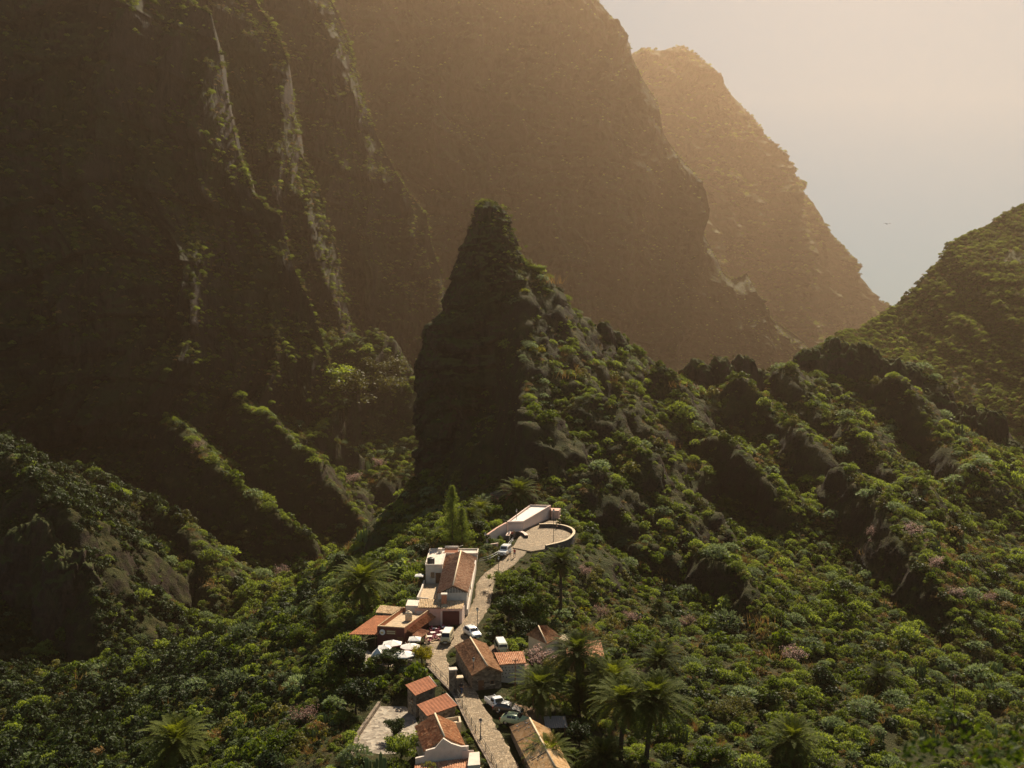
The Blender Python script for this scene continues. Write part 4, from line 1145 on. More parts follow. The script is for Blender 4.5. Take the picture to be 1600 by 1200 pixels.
def hall():
    B = Build('village_hall', 'pale pink building with a blank side wall and a white sloping roof above the square', 'hall', (3.8, 233, -48.5))
    fp = [(-1.1, 226.2), (2.6, 226.4), (9.2, 240.0), (4.3, 241.0)]
    B.prism('wall', fp, -51, [-46.75, -46.75, -45.75, -45.75], M_PALEPINK)
    V = []; F = []
    tops = [-46.35, -46.3, -45.25, -45.3]
    for i in range(4):
        j = (i + 1) % 4
        p, q = np.array((*fp[i], tops[i])), np.array((*fp[j], tops[j]))
        d = q - p; d[2] = 0; d /= np.linalg.norm(d); nn = np.array([-d[1], d[0], 0]) * .28
        b = len(V)
        for e in (p, q): V += [e + (0, 0, -.6), e, e + nn, e + nn + (0, 0, -.6)]
        F += [(b, b + 4, b + 5, b + 1), (b + 1, b + 5, b + 6, b + 2), (b + 2, b + 6, b + 7, b + 3), (b, b + 1, b + 2, b + 3), (b + 7, b + 6, b + 5, b + 4)]
    B.mesh('parapet', V, F, M_PALEPINK)
    B.mesh('roof', [(fp[0][0] + .3, fp[0][1] + .3, -46.72), (fp[1][0] - .3, fp[1][1] + .3, -46.72), (fp[2][0] - .35, fp[2][1] - .3, -45.72), (fp[3][0] + .3, fp[3][1] - .3, -45.72),
                    (fp[0][0] + .3, fp[0][1] + .3, -46.8), (fp[1][0] - .3, fp[1][1] + .3, -46.8), (fp[2][0] - .35, fp[2][1] - .3, -45.8), (fp[3][0] + .3, fp[3][1] - .3, -45.8)],
           [(0, 1, 2, 3), (7, 6, 5, 4), (0, 4, 5, 1), (1, 5, 6, 2), (2, 6, 7, 3), (3, 7, 4, 0)], M_ROOFWHITE)
    B.prism('plinth', [(2.7, 226.2), (9.45, 239.9), (9.25, 240.0), (2.5, 226.35)], -50, -48.2, M_DSTONE)
    B.prism('rear_room', [(9.25, 238.3), (11.0, 238.0), (11.6, 241.0), (9.3, 241.4)], -51, -46.2, M_PINK)
    B.opening('window', (11.0, 238.0), (11.6, 241.0), .5, -47.6, .8, .8, M_GLASSW)
hall()
wall_line('parapet_wall', 'pale pink parapet wall stepping down left from the blank walled hall', 'wall', [(-1.3, 226.0, -49.0), (-3.4, 222.5, -49.5), (-5.4, 219.0, -50.2)], 2.4, 0.35, M_PALEPINK, M_PINK, 2)
wall_line('low_wall', 'short pink wall at the foot of the pink parapet wall', 'wall', [(-7.0, 217.5, -51.0), (-5.3, 216.8, -50.6), (-3.0, 216.6, -50.2)], 1.1, 0.4, M_PINK, M_PALEPINK, 2)
wall_line('curved_wall', 'dark stone wall with a pale coping curving round the square', 'wall', smooth_line([(x_, y_, square_z(y_)) for x_, y_ in ((6.2, 230.4), (9.0, 230.6), (11.7, 229.4), (13.5, 226.4), (13.5, 222.2), (11.4, 217.1), (7.1, 213.4))], 6), 0.75, 0.45, M_DSTONE, M_BEIGE, 1.8)
wall_line('curved_bench', 'dark curved stone bench in front of the blank walled hall', 'bench', smooth_line([(x_, y_, square_z(y_)) for x_, y_ in ((-1.0, 221.5), (-0.4, 224.2), (1.2, 225.3), (2.6, 224.0), (3.2, 221.8))], 6), 0.55, 0.7, M_DSTONE, M_PALEPINK, 1.0)

def ruin():
    g = hit(785, 782); x, y, z = g
    B = Build('ruined_house', 'ruined terracotta house with broken walls left of the small palm below the spire', 'ruin', (x, y, z))
    def W(a, b, h0, h1, mat): 
        p, q = np.array(a), np.array(b); d = (q - p) / np.linalg.norm(q - p); nn = np.array([-d[1], d[0]]) * .4
        B.prism('wall', [tuple(p), tuple(q), tuple(q + nn), tuple(p + nn)], z - 2, [h0, h1, h1, h0], mat)
    W((x - 3.2, y + 3), (x - 0.8, y - 2.5), z + 1.2, z + .6, M_TERRA)
    W((x - 0.8, y - 2.5), (x + 2.6, y - 1.5), z + .6, z + 1.6, M_TERRA)
    W((x + 2.6, y - 1.5), (x + 1.5, y + 4), z + 1.6, z + 3.0, M_TERRA)
    W((x + 1.5, y + 4), (x - 3.2, y + 3), z + 2.8, z + 1.4, M_STONE)
    B.roof('roof', (x - .6, y + 4.2, z + 3.3), (x + 3.2, y + 4.6, z + 3.3), (x + 3.6, y + .6, z + 2.3), (x + .2, y + .4, z + 2.3), T_ORANGE, seed=50)
    B.prism('floor', [(x - 2.8, y + 2.8), (x - .6, y - 2), (x + 2.4, y - 1.2), (x + 1.4, y + 3.6)], z - 1, z + .15, M_EARTH)
ruin()

# walls and stone steps beside the road
def on_ground(u, v):
    p = hit(u, v); return (p[0], p[1], p[2])
wall_line('retaining_wall', 'dark retaining wall below the left road edge, beside the sheds and tiled house', 'wall', [tuple(p + np.array((-1.95, 0, -.05))) for p in smooth_line(ROAD[0:7], 4)], 0.2, 0.3, M_DSTONE, M_STONE, 4.5)
wall_line('garden_wall', 'low pale wall running from the parasols towards the upper red shed', 'wall', [(-15.6, 159.5, -56.3), (-14.9, 156.5, -56.4), (-14.1, 153.4, -56.6), (-12.2, 150.8, -56.9)], 0.6, 0.4, M_STONE, M_BEIGE, 2)
wall_line('courtyard_wall', 'grey wall along the far left side of the paved courtyard', 'wall', [(-19.7, 148.3, -58), (-21.2, 137, -58), (-20.8, 128.3, -58)], 0.6, 0.4, M_STONE, None, 2)
B = small('stone_pillar', 'stepped brown stone pillar with a white cap between the sheds and the road', 'pillar', (-8.6, 148.2, -57))
B.box('shaft', (-8.75, 148.2, -55.0), (1.05, 1.0, 5.0), R(12), M_STONE); B.box('cap', (-8.75, 148.2, -52.42), (1.2, 1.15, 0.16), R(12), M_WHITE)
B.box('shoulder', (-7.75, 147.9, -55.6), (0.95, 0.95, 4.0), R(12), M_STONE); B.box('shoulder_cap', (-7.75, 147.9, -53.52), (1.05, 1.05, 0.15), R(12), M_BEIGE)
wall_line('garage_side_wall', 'white wall along the road beside the long house', 'wall', [(-7.35, 204, -51.1), (-7.5, 196, -52.0), (-7.75, 189, -53.2), (-8.1, 181.5, -54.6)], 1.4, 0.3, M_WHITE, None, 1.2)
# ------------------------------------------------------------------ vehicles
def mat_paint(name, c, rough=0.28):
    m, n, l, b = new_mat(name)
    tc = n.new('ShaderNodeTexCoord'); t = tex_noise(n, l, tc.outputs['Object'], 2.5, 6, 0.7)
    l.new(mixc(n, l, t.outputs[0], tuple(x * .88 for x in c), tuple(min(1, x * 1.06) for x in c)), b.inputs['Base Color'])
    b.inputs['Roughness'].default_value = rough; b.inputs['Coat Weight'].default_value = 0.4; b.inputs['Coat Roughness'].default_value = 0.1
    return m
M_TYRE = mat_plain('tyre_rubber', (0.02, 0.02, 0.02), 0.85, 0.2, 4)
M_RIM = mat_plain('wheel_rim', (0.45, 0.45, 0.45), 0.35, 0.1, 4, 0.5, 0.8)
M_HEADLIGHT = mat_plain('lamp_lens', (0.6, 0.6, 0.58), 0.1, 0.05, 4, 0.6)
M_TAIL = mat_plain('tail_lens', (0.35, 0.02, 0.02), 0.2, 0.05, 4, 0.6)
M_PLATE = mat_plain('number_plate', (0.7, 0.7, 0.68), 0.5, 0.05, 4)
M_TRIM = mat_plain('black_trim', (0.025, 0.025, 0.025), 0.6, 0.1, 4)

SHAPES = {   # stations from nose to tail: (x, belt height, top height, half width); cabin = first and last station of the glass
 'van': dict(st=[(2.15, .78, .85, .76), (2.12, 1.0, 1.08, .82), (1.95, 1.08, 1.22, .84), (1.45, 1.12, 1.86, .85), (1.2, 1.12, 1.93, .85), (0, 1.12, 1.96, .86), (-1.2, 1.12, 1.95, .86), (-1.95, 1.12, 1.88, .84), (-2.12, 1.05, 1.3, .82), (-2.15, .6, .75, .8)], cab=(2, 8), tum=.88),
 'car': dict(st=[(2.05, .55, .62, .72), (1.95, .72, .78, .80), (1.2, .88, .95, .85), (0.85, .92, 1.02, .86), (0.2, .94, 1.42, .86), (-.4, .94, 1.47, .86), (-1.1, .95, 1.44, .85), (-1.75, .95, 1.1, .83), (-1.98, .88, .95, .8), (-2.05, .5, .6, .76)], cab=(3, 7), tum=.78),
 'mpv': dict(st=[(2.1, .6, .68, .74), (2.0, .78, .85, .82), (1.45, .92, 1.0, .86), (1.1, .96, 1.1, .87), (0.4, 1.0, 1.6, .88), (-.4, 1.0, 1.68, .88), (-1.4, 1.0, 1.64, .87), (-1.95, 1.0, 1.25, .85), (-2.1, .9, 1.0, .83), (-2.14, .5, .62, .78)], cab=(3, 7), tum=.82),
 'jeep': dict(st=[(2.1, .72, .8, .74), (2.05, .98, 1.06, .78), (1.2, 1.04, 1.12, .82), (.95, 1.06, 1.2, .84), (.7, 1.1, 1.9, .84), (0, 1.1, 1.96, .85), (-1.2, 1.1, 1.95, .85), (-1.9, 1.1, 1.9, .84), (-1.98, 1.08, 1.25, .84), (-2.0, .6, .75, .82)], cab=(3, 8), tum=.9),
 'pickup': dict(st=[(2.3, .6, .68, .74), (2.2, .82, .9, .80), (1.4, .95, 1.02, .84), (1.1, .98, 1.1, .85), (.6, 1.0, 1.62, .85), (0, 1.0, 1.68, .85), (-.35, 1.0, 1.62, .85), (-.5, .98, 1.06, .85), (-1.2, .96, 1.0, .85), (-2.3, .95, .98, .84)], cab=(3, 7), tum=.8),
}

def car(kind, label, cat, x, y, z, heading, paint, roof=None, group='vehicles parked along the village road'):
    sh = SHAPES[kind]; st = sh['st']
    root = thing(cat.replace(' ', '_') if cat != 'car' else 'parked_car', label, cat, (x, y, z), heading, group)
    def ob(name, V, F, mat, parent=None, smooth=False):
        me = bpy.data.meshes.new(name); me.from_pydata([tuple(map(float, v)) for v in V], [], [tuple(f) for f in F]); me.materials.append(mat)
        bm = bmesh.new(); bm.from_mesh(me); bmesh.ops.recalc_face_normals(bm, faces=bm.faces); bm.to_mesh(me); bm.free()
        if smooth: me.polygons.foreach_set('use_smooth', [True] * len(me.polygons))
        return link(name, me, parent or root)
    z0 = .32
    def ring(s):
        X, zb, zt, w = s; wr = w * sh['tum'] if zt - zb > .2 else w * .93
        h = [(w * .9, z0), (w, z0 + .18), (w * 1.0, (z0 + zb) / 2 + .1), (w * .985, zb), (wr, zt - .09), (wr - .07, zt - .02), (wr * .5, zt)]
        return [(X, a, b) for a, b in h] + [(X, -a, b) for a, b in h[::-1]]
    V = []; F = []; n = 14
    for s in st: V += ring(s)
    for i in range(len(st) - 1):
        for k in range(n): F.append((i * n + k, i * n + (k + 1) % n, (i + 1) * n + (k + 1) % n, (i + 1) * n + k))
    F += [tuple(range(n)), tuple(range((len(st) - 1) * n, len(st) * n))[::-1]]
    body = ob('body', V, F, paint, None, True)
    m = body.modifiers.new('crease', 'EDGE_SPLIT'); m.split_angle = R(40)
    c0, c1 = sh['cab']
    def side_glass(i, j, sgn):
        a, b = ring(st[i]), ring(st[j])
        def pt(r_, t): return np.array(r_[3]) * (1 - t) + np.array(r_[4]) * t
        q = [pt(a, .14), pt(b, .14), pt(b, .9), pt(a, .9)]
        c = sum(q) / 4
        q = [c + (p - c) * .92 for p in q]
        return [(p[0], sgn * (p[1] + .012), p[2]) for p in q]
    for sgn in (1, -1):
        for i, j in [(i, i + 1) for i in range(c0 + 1, c1 - 1)]:
            g = side_glass(i, j, sgn)
            if abs(g[0][0] - g[1][0]) < .2: continue
            ob('side_window', g, [(0, 1, 2, 3)], M_GLASSW)
    def cross_glass(i, j, name, t0=.12, t1=.9, d=0.015):
        a, b = st[i], st[j]
        q = []
        for t, s in ((t0, 1), (t0, -1), (t1, -1), (t1, 1)):
            X = a[0] * (1 - t) + b[0] * t; Z = a[2] * (1 - t) + b[2] * t
            w = (a[3] * .93) * (1 - t) + b[3] * sh['tum'] * t - .1
            q.append((X + (d if a[0] > b[0] else -d), s * w, Z + d))
        ob(name, q, [(0, 1, 2, 3)], M_GLASSW)
    cross_glass(c0, c0 + 1, 'windscreen')
    cross_glass(c1, c1 - 1, 'rear_window')
    def bx(name, c, s, mat, parent=None, bev=.02):
        v, f = box_vf(c, s); o = ob(name, v, f, mat, parent); soften(o, bev) if bev else None; return o
    L = st[0][0]; Tl = st[-1][0]; w = st[1][3]
    for sgn in (1, -1):
        bx('headlight', (L - .03, sgn * w * .74, st[0][1] + .08), (.14, .26, .17), M_HEADLIGHT)
        bx('tail_light', (Tl + .0, sgn * w * .82, st[-2][1] - .12), (.12, .16, .28), M_TAIL)
        bx('door_mirror', (st[c0][0] - .25, sgn * (st[c0][3] + .1), st[c0][1] + .12), (.1, .2, .14), M_TRIM)
        bx('door_handle', (.1, sgn * (.88 if w > .8 else .86), st[4][1] - .12), (.16, .03, .04), M_TRIM, None, 0)
        for X in (L - .8, Tl + .78):
            R0 = .33; V = []; F = []; n = 20
            prof = [(R0 * .62, -.1), (R0 * .95, -.11), (R0, -.06), (R0, .06), (R0 * .95, .11), (R0 * .62, .1)]
            for r_, yy in prof:
                for k in range(n): V.append((X + r_ * math.cos(2 * math.pi * k / n), sgn * (w - .06) + yy, R0 + r_ * math.sin(2 * math.pi * k / n)))
            for i in range(len(prof)):
                for k in range(n): j = (i + 1) % len(prof); F.append((i * n + k, i * n + (k + 1) % n, j * n + (k + 1) % n, j * n + k))
            wh = ob('wheel', V, F, M_TYRE, None, True)
            V = [(X, sgn * (w + .02), R0)]; F = []
            for k in range(n):
                r_ = R0 * (.62 if k % 2 else .5); V.append((X + r_ * math.cos(2 * math.pi * k / n), sgn * (w + .0), R0 + r_ * math.sin(2 * math.pi * k / n)))
            F = [(0, 1 + k, 1 + (k + 1) % n) for k in range(n)]
            ob('rim', V, F, M_RIM, wh)
    bx('bumper', (L + .02, 0, .45), (.16, 2 * w * .95, .18), M_TRIM); bx('bumper', (Tl - .02, 0, .45), (.16, 2 * w * .95, .18), M_TRIM)
    bx('grille', (L + .01, 0, .68), (.08, w * .95, .16), M_TRIM)
    bx('number_plate', (L + .11, 0, .45), (.02, .5, .11), M_PLATE, None, 0); bx('number_plate', (Tl - .11, 0, .5), (.02, .5, .11), M_PLATE, None, 0)
    if roof:
        a, b = st[c0 + 2], st[c1 - 2]
        bx('roof_panel', ((a[0] + b[0]) / 2, 0, max(a[2], b[2]) + .005), (abs(a[0] - b[0]) + .9, 2 * a[3] * sh['tum'] - .2, .03), roof)
    if kind == 'pickup':
        bx('load_bed', (-1.4, 0, 1.0), (1.7, 1.45, .05), M_TRIM)
        for sgn in (1, -1): bx('bed_rail', (-1.4, sgn * .76, 1.05), (1.75, .08, .1), paint)
    if kind == 'jeep':
        bx('spare_wheel_cover', (-2.1, .2, 1.0), (.18, .62, .62), M_TRIM, None, .08); bx('roof_rack', (-.4, 0, 2.0), (1.9, 1.35, .05), paint)
    return root
W_PAINT = mat_paint('white_car_paint', (0.78, 0.78, 0.76)); CR_PAINT = mat_paint('cream_van_paint', (0.55, 0.47, 0.27)); DK_PAINT = mat_paint('black_car_paint', (0.02, 0.022, 0.025), .2)
GR_PAINT = mat_paint('pale_green_paint', (0.42, 0.52, 0.30)); GV_PAINT = mat_paint('grey_green_paint', (0.40, 0.42, 0.32)); SKY_REFL = mat_paint('sky_reflection_paint', (0.62, 0.64, 0.63), .25)  # the last paint is the sky mirrored in a black roof
def park(u, v, z): p = pz(u, v, z); return float(p[0]), float(p[1]), float(z)
def road_z(x, y): return float(poly_near(np.array([x]), np.array([y]), ROAD)[2][0]) + 0.07
def park_road(u, v):
    z = -54.0
    for k in range(6):
        p = pz(u, v, z); z = road_z(p[0], p[1])
    return float(p[0]), float(p[1]), z
x, y, z = park_road(699, 1002)
car('van', 'old cream and white van facing down the road beside the cafe tables', 'van', x, y, z, R(-96), CR_PAINT, W_PAINT)
x, y, z = park_road(738, 994)
car('mpv', 'white people carrier pulled over on the road above the stone house', 'car', x, y, z, R(-62), W_PAINT)
x, y, z = park(783, 1018, -55.63)
car('van', 'grey green van seen from behind, between stone house and bushes', 'van', x, y, z, R(100), GV_PAINT, W_PAINT)
x, y, z = park_road(789, 866)
car('jeep', 'white off road car standing on the road below the square', 'off-road car', x, y, z, R(-108), W_PAINT)
x, y, z = park(776, 1106, -56.17)
car('pickup', 'small white pickup parked first in the row beside the road', 'pickup', x, y, z, R(-62), W_PAINT)
x, y, z = park(794, 1114, -56.17)
car('car', 'black car with the sky reflection painted pale on its roof, middle of the row by the barn', 'car', x, y, z, R(-20), DK_PAINT, SKY_REFL)  # pale roof panel paints the sky's reflection on a black roof
x, y, z = park(806, 1131, -56.17)
car('car', 'pale green car parked right behind the patched barn roof', 'car', x, y, z, R(-16), GR_PAINT)

# ------------------------------------------------------------------ parasols, cafe tables and chairs
def parasol(x, y, z0, zc, r, n, label, valance=None, tilt=0.0, square=False, fold=False):
    root = thing('parasol', label, 'parasol', (x, y, z0), 0, 'white parasols on the restaurant terrace')
    H = zc - z0
    def ob(name, V, F, mat, parent=None):
        me = bpy.data.meshes.new(name); me.from_pydata([tuple(map(float, v)) for v in V], [], F); me.materials.append(mat)
        return link(name, me, parent or root)
    rot = Matrix.Rotation(tilt, 3, 'Y') @ Matrix.Rotation(-tilt * .7, 3, 'X')
    ct = lambda p: tuple(rot @ Vector(p) + Vector((0, 0, H)))
    V = []; F = []; rings = 6; seg = n * 4
    for i in range(rings):
        t = i / (rings - 1)
        for k in range(seg):
            a = 2 * math.pi * k / seg + math.pi / n
            q = (a - math.pi / n) % (2 * math.pi / n) - math.pi / n
            rr = r * math.cos(math.pi / n) / math.cos(q) * t
            rr = rr if n < 20 else r * t
            sag = 0.06 * r * math.sin(t * math.pi) * (0.4 + .6 * abs(q) / (math.pi / n))
            V.append(ct((rr * math.cos(a), rr * math.sin(a), (.42 * r * (1.9 if fold else .72)) * (1 - t) - sag * -.3)))
    for i in range(rings - 1):
        for k in range(seg): F.append((i * seg + k, i * seg + (k + 1) % seg, (i + 1) * seg + (k + 1) % seg, (i + 1) * seg + k))
    can = ob('canopy', V, F, M_CANVAS)
    V2 = []; F2 = []
    for dz in (0, -.16):
        for k in range(seg):
            a = 2 * math.pi * k / seg + math.pi / n; q = (a - math.pi / n) % (2 * math.pi / n) - math.pi / n
            rr = r * math.cos(math.pi / n) / math.cos(q) + .01
            V2.append(ct((rr * math.cos(a), rr * math.sin(a), dz)))
    for k in range(seg): F2.append((k, (k + 1) % seg, seg + (k + 1) % seg, seg + k))
    ob('valance', V2, F2, valance or M_CANVAS)
    v, f = tube_vf([(0, 0, 0.1), (0, 0, H + .1), ct((0, 0, .40 * r * (1.9 if fold else .72)))], .045, 8); ob('pole', v, f, M_WOOD)
    v, f = box_vf((0, 0, .06), (.6, .6, .12)); ob('base', v, f, M_DSTONE)
    v, f = tube_vf([ct((0, 0, .42 * r * .7 * (2.5 if fold else 1))), ct((0, 0, .42 * r * .75 * (2.5 if fold else 1) + .12))], .05, 8); ob('finial', v, f, M_DSTONE)
TZ = -55.9
for u, v, zc, rpx, n, lab, val, tilt, fold in [
    (648, 993, -53.55, 13.5, 4, 'square white parasol nearest the restaurant door', None, 0, False),
    (613, 1000, -53.6, 17, 6, 'wide white parasol with a red edge below the restaurant sign', M_REDCANVAS, 0, False),
    (601, 1007, -53.7, 15.5, 4, 'white parasol partly behind the steep pointed one', None, 0, False),
    (590, 1017, -53.9, 13, 4, 'steep pointed white parasol at the left end of the group', None, .0, True),
    (641, 1005, -53.6, 16.5, 8, 'white octagonal parasol nearest the road', M_REDCANVAS, 0, False),
    (631, 1017, -53.7, 18, 8, 'white octagonal parasol lowest in the group, above the dark bushes', None, 0, False)]:
    p = pz(u, v + 6, zc - .1); parasol(p[0], p[1], TZ, zc, rpx * p[1] / 1600, n, lab, val, tilt, False, fold)
p = pz(655, 899, -51.0)
parasol(p[0], p[1], -53.6, -51.0, 1.15, 4, 'small cream parasol left of the patio by the long house')
M_TABLE = mat_plain('table_top', (0.62, 0.55, 0.50), 0.6, 0.08, 3)
def cafe_table(x, y, z, rz, label):
    root = thing('cafe_table', label, 'table', (x, y, z), rz, 'cafe tables below the garage')
    for name, c, s, m in [('tabletop', (0, 0, .73), (.85, .85, .04), M_TABLE), ('column', (0, 0, .38), (.08, .08, .68), M_PLASTICRED), ('foot', (0, 0, .03), (.5, .5, .05), M_PLASTICRED)]:
        v, f = box_vf(c, s); me = bpy.data.meshes.new(name); me.from_pydata(v, [], f); me.materials.append(m); soften(link(name, me, root), .015)
    return root
def cafe_chair():
    root = thing('cafe_chair', 'purple red cafe chair among the pale tables beside the cream van', 'chair', (0, 0, 0), 0, 'purple red chairs around the cafe tables')
    def bx(name, c, s):
        v, f = box_vf(c, s); me = bpy.data.meshes.new(name); me.from_pydata(v, [], f); me.materials.append(M_PLASTICRED); soften(link(name, me, root), .015)
    bx('seat', (0, 0, .45), (.44, .44, .05)); bx('backrest', (0, -.21, .72), (.44, .05, .42))
    for sx in (-1, 1):
        for sy in (-1, 1): bx('leg', (sx * .19, sy * .19, .22), (.05, .05, .44))
        bx('armrest', (sx * .22, 0, .66), (.05, .4, .04))
    return root
ch0 = cafe_chair(); first = True
TAB = [(-14.0, 170.6, .1, 'pale cafe table nearest the small pink tile roof'), (-12.4, 171.4, .5, 'pale cafe table directly behind the cream van'), (-13.6, 172.7, .2, 'pale cafe table in the middle of the red chairs'),
       (-12.0, 173.6, .7, 'pale cafe table on the road side of the garage forecourt'), (-13.5, 175.0, .3, 'pale cafe table against the pink wall'), (-11.9, 175.7, .1, 'pale cafe table nearest the red shutter')]
for x, y, rz, lab in TAB:
    cafe_table(x, y, -55.38, rz, lab)
    for k in range(4):
        a = rz + k * math.pi / 2 + .2
        px_, py_ = x + .72 * math.cos(a), y + .72 * math.sin(a)
        c = ch0 if first else copy_tree(ch0); first = False
        c.location = (px_, py_, -55.38); c.rotation_euler = (0, 0, a + math.pi / 2 + random.uniform(-.3, .3))

# ------------------------------------------------------------------ lamps, poles, railings
def street_lamp(u, vb, vt, label, ground_z=None, hand=1):
    if ground_z is None: p = hit(u, vb)
    else: p = pz(u, vb, ground_z)
    x, y, z = p; h = (vb - vt) / 1600 * y * 1.02
    B = Build('street_lamp', label, 'street lamp', (x, y, z), 'iron street lamps of the village')
    B.tube('post', [(x, y, z - .5), (x, y, z + .6), (x, y, z + .62), (x, y, z + h - .75)], [.11, .10, .065, .05], M_BLACK)
    B.tube('base', [(x, y, z - .3), (x, y, z + .35)], .16, M_BLACK)
    zz = z + h - .75
    B.tube('lantern', [(x, y, zz), (x, y, zz + .08), (x, y, zz + .5)], [.08, .13, .22], M_LAMPGLASS, None, 6)
    B.tube('lantern_cap', [(x, y, zz + .5), (x, y, zz + .55), (x, y, zz + .75)], [.27, .25, .03], M_BLACK, None, 6)
for a in [(746, 985, 949, 'black street lamp at the right road edge above the parked cars', None), (740, 1074, 1026, 'black street lamp in front of the stone house', None), (779, 903, 869, 'black street lamp on the bend below the railing', None),
          (807, 826, 795, 'black street lamp between the curved bench and the hall roof', -48.6), (865, 850, 795, 'tall dark street lamp behind the curved wall of the square', None), (758, 856, 832, 'thin street lamp below the short pink wall', None),
          (751, 1158, 1122, 'street lamp at the left road edge near the tiled house', None), (876, 952, 930, 'street lamp half hidden behind the tall palm', None)]:
    street_lamp(*a)
def pole(u, vb, vt, label, ground=None):
    p = hit(u, vb); x, y, z = p; h = (vb - vt) / 1600 * y * 1.02
    B = Build('utility_pole', label, 'pole', (x, y, z), 'thin wooden utility poles')
    B.tube('post', [(x, y, z - .5), (x, y, z + h)], [.11, .07], M_WOOD)
    B.box('crossarm', (x, y, z + h - .3), (.9, .08, .08), .3, M_WOOD)
    for s in (-.35, .35): B.tube('insulator', [(x + s * .95, y + s * .3, z + h - .26), (x + s * .95, y + s * .3, z + h - .1)], .05, M_LAMPGLASS)
    return np.array((x, y, z + h - .15))
tops = [pole(805, 1097, 1028, 'brown utility pole right of the dotted outhouse'), pole(847, 1100, 1022, 'brown utility pole behind the palm left of the tallest palm'), pole(1490, 1130, 1052, 'lone utility pole standing in the scrub at the right'), pole(637, 1030, 1002, 'short pole in front of the lowest parasol')]
def wire(a, b, label, sag=.8):
    pts = []
    for k in range(17):
        t = k / 16; p = a * (1 - t) + b * t; pts.append(p - np.array((0, 0, sag * 4 * t * (1 - t))))
    v, f = tube_vf(pts, .015, 5); me = bpy.data.meshes.new('power_line'); me.from_pydata([tuple(map(float, q)) for q in v], [], f)
    tag(link('power_line', me, None, M_BLACK), label, 'wire')
wire(tops[0], tops[1], 'thin power line between the two poles beside the palms')
def railing(name, label, pts, h=1.0, every=2.2, mat=M_METAL, rails=(1.0, .55)):
    pts = [np.array(p, float) for p in pts]
    B = Build('railing', label, 'railing', pts[0])
    ln = smooth_line(pts, 6)
    acc = 0; last = ln[0]; posts = [ln[0]]
    for p in ln[1:]:
        acc += np.linalg.norm(p - last); last = p
        if acc >= every: posts.append(p); acc = 0
    for p in posts: B.tube('post', [p + (0, 0, -.3), p + (0, 0, h)], .045, mat, None, 6)
    for r_ in rails: B.tube('rail', [p + (0, 0, h * r_) for p in ln], .03, mat, None, 6)
railing('railing', 'grey railing on the left of the road between long house and white off road car', [(-6.6, 206.5, -51.0), (-4.5, 207.5, -50.6), (-2.6, 210.0, -50.1), (-1.0, 213.5, -49.6), (0.3, 217.5, -49.1)])
railing('railing', 'thin dark railing along the left road edge beside the sheds', [tuple(p + np.array((-1.6, 0, .1))) for p in ROAD[0:7]], 1.1, 2.4, M_BLACK)
B = small('signboard', 'blank pale board on posts at the bottom corner of the tiled house', 'board', (-4.3, 120.6, -57))
p = pz(731, 1187, -56.0)
B.box('panel', (p[0], p[1], -55.6), (1.5, .08, 1.6), R(4), M_PALEPINK)
for s in (-.6, .6): B.tube('post', [(p[0] + s, p[1] + .06, -60), (p[0] + s, p[1] + .06, -54.9)], .05, M_METAL)
B = small('open_shelter', 'small open shelter with a grey sheet roof right of the barn', 'shelter', (7.5, 138, -57))
p = pz(868, 1130, -55.8)
B.roof('roof', (p[0] - 1.6, p[1] + 1.6, -55.5), (p[0] + 1.4, p[1] + 1.8, -55.5), (p[0] + 1.6, p[1] - 1.2, -55.9), (p[0] - 1.4, p[1] - 1.4, -55.9), M_METAL, .3, .03, .05)
for sx in (-1.2, 1.2):
    for sy in (-1, 1.3): B.tube('post', [(p[0] + sx, p[1] + sy, -60), (p[0] + sx, p[1] + sy, -55.75)], .06, M_WOOD)

# ------------------------------------------------------------------ people
M_SKIN = mat_plain('skin', (0.42, 0.24, 0.16), 0.6, 0.06, 8); M_HAIR = mat_plain('dark_hair', (0.035, 0.022, 0.014), 0.6, 0.2, 12)
CLOTH = {k: mat_plain(k + '_cloth', c, 0.85, 0.12, 6) for k, c in dict(orange=(.62, .25, .04), white=(.72, .70, .66), black=(.02, .02, .022), blue=(.05, .08, .16), grey=(.2, .19, .18), red=(.42, .06, .05), khaki=(.3, .24, .14), denim=(.06, .085, .14)).items()}
def skin_mesh(name, verts, edges, radii, root=0, sub=1):
    me = bpy.data.meshes.new(name); me.from_pydata(verts, edges, [])
    o = bpy.data.objects.new(name, me); COL.objects.link(o)
    o.modifiers.new('skin', 'SKIN'); s = o.modifiers.new('sub', 'SUBSURF'); s.levels = sub; s.render_levels = sub
    for v, r_ in zip(me.skin_vertices[0].data, radii): v.radius = (r_, r_); v.use_root = False
    me.skin_vertices[0].data[root].use_root = True
    dg = bpy.context.evaluated_depsgraph_get()
    out = bpy.data.meshes.new_from_object(o.evaluated_get(dg))
    out.name = name
    bpy.data.objects.remove(o); bpy.data.meshes.remove(me)
    out.polygons.foreach_set('use_smooth', [True] * len(out.polygons))
    return out
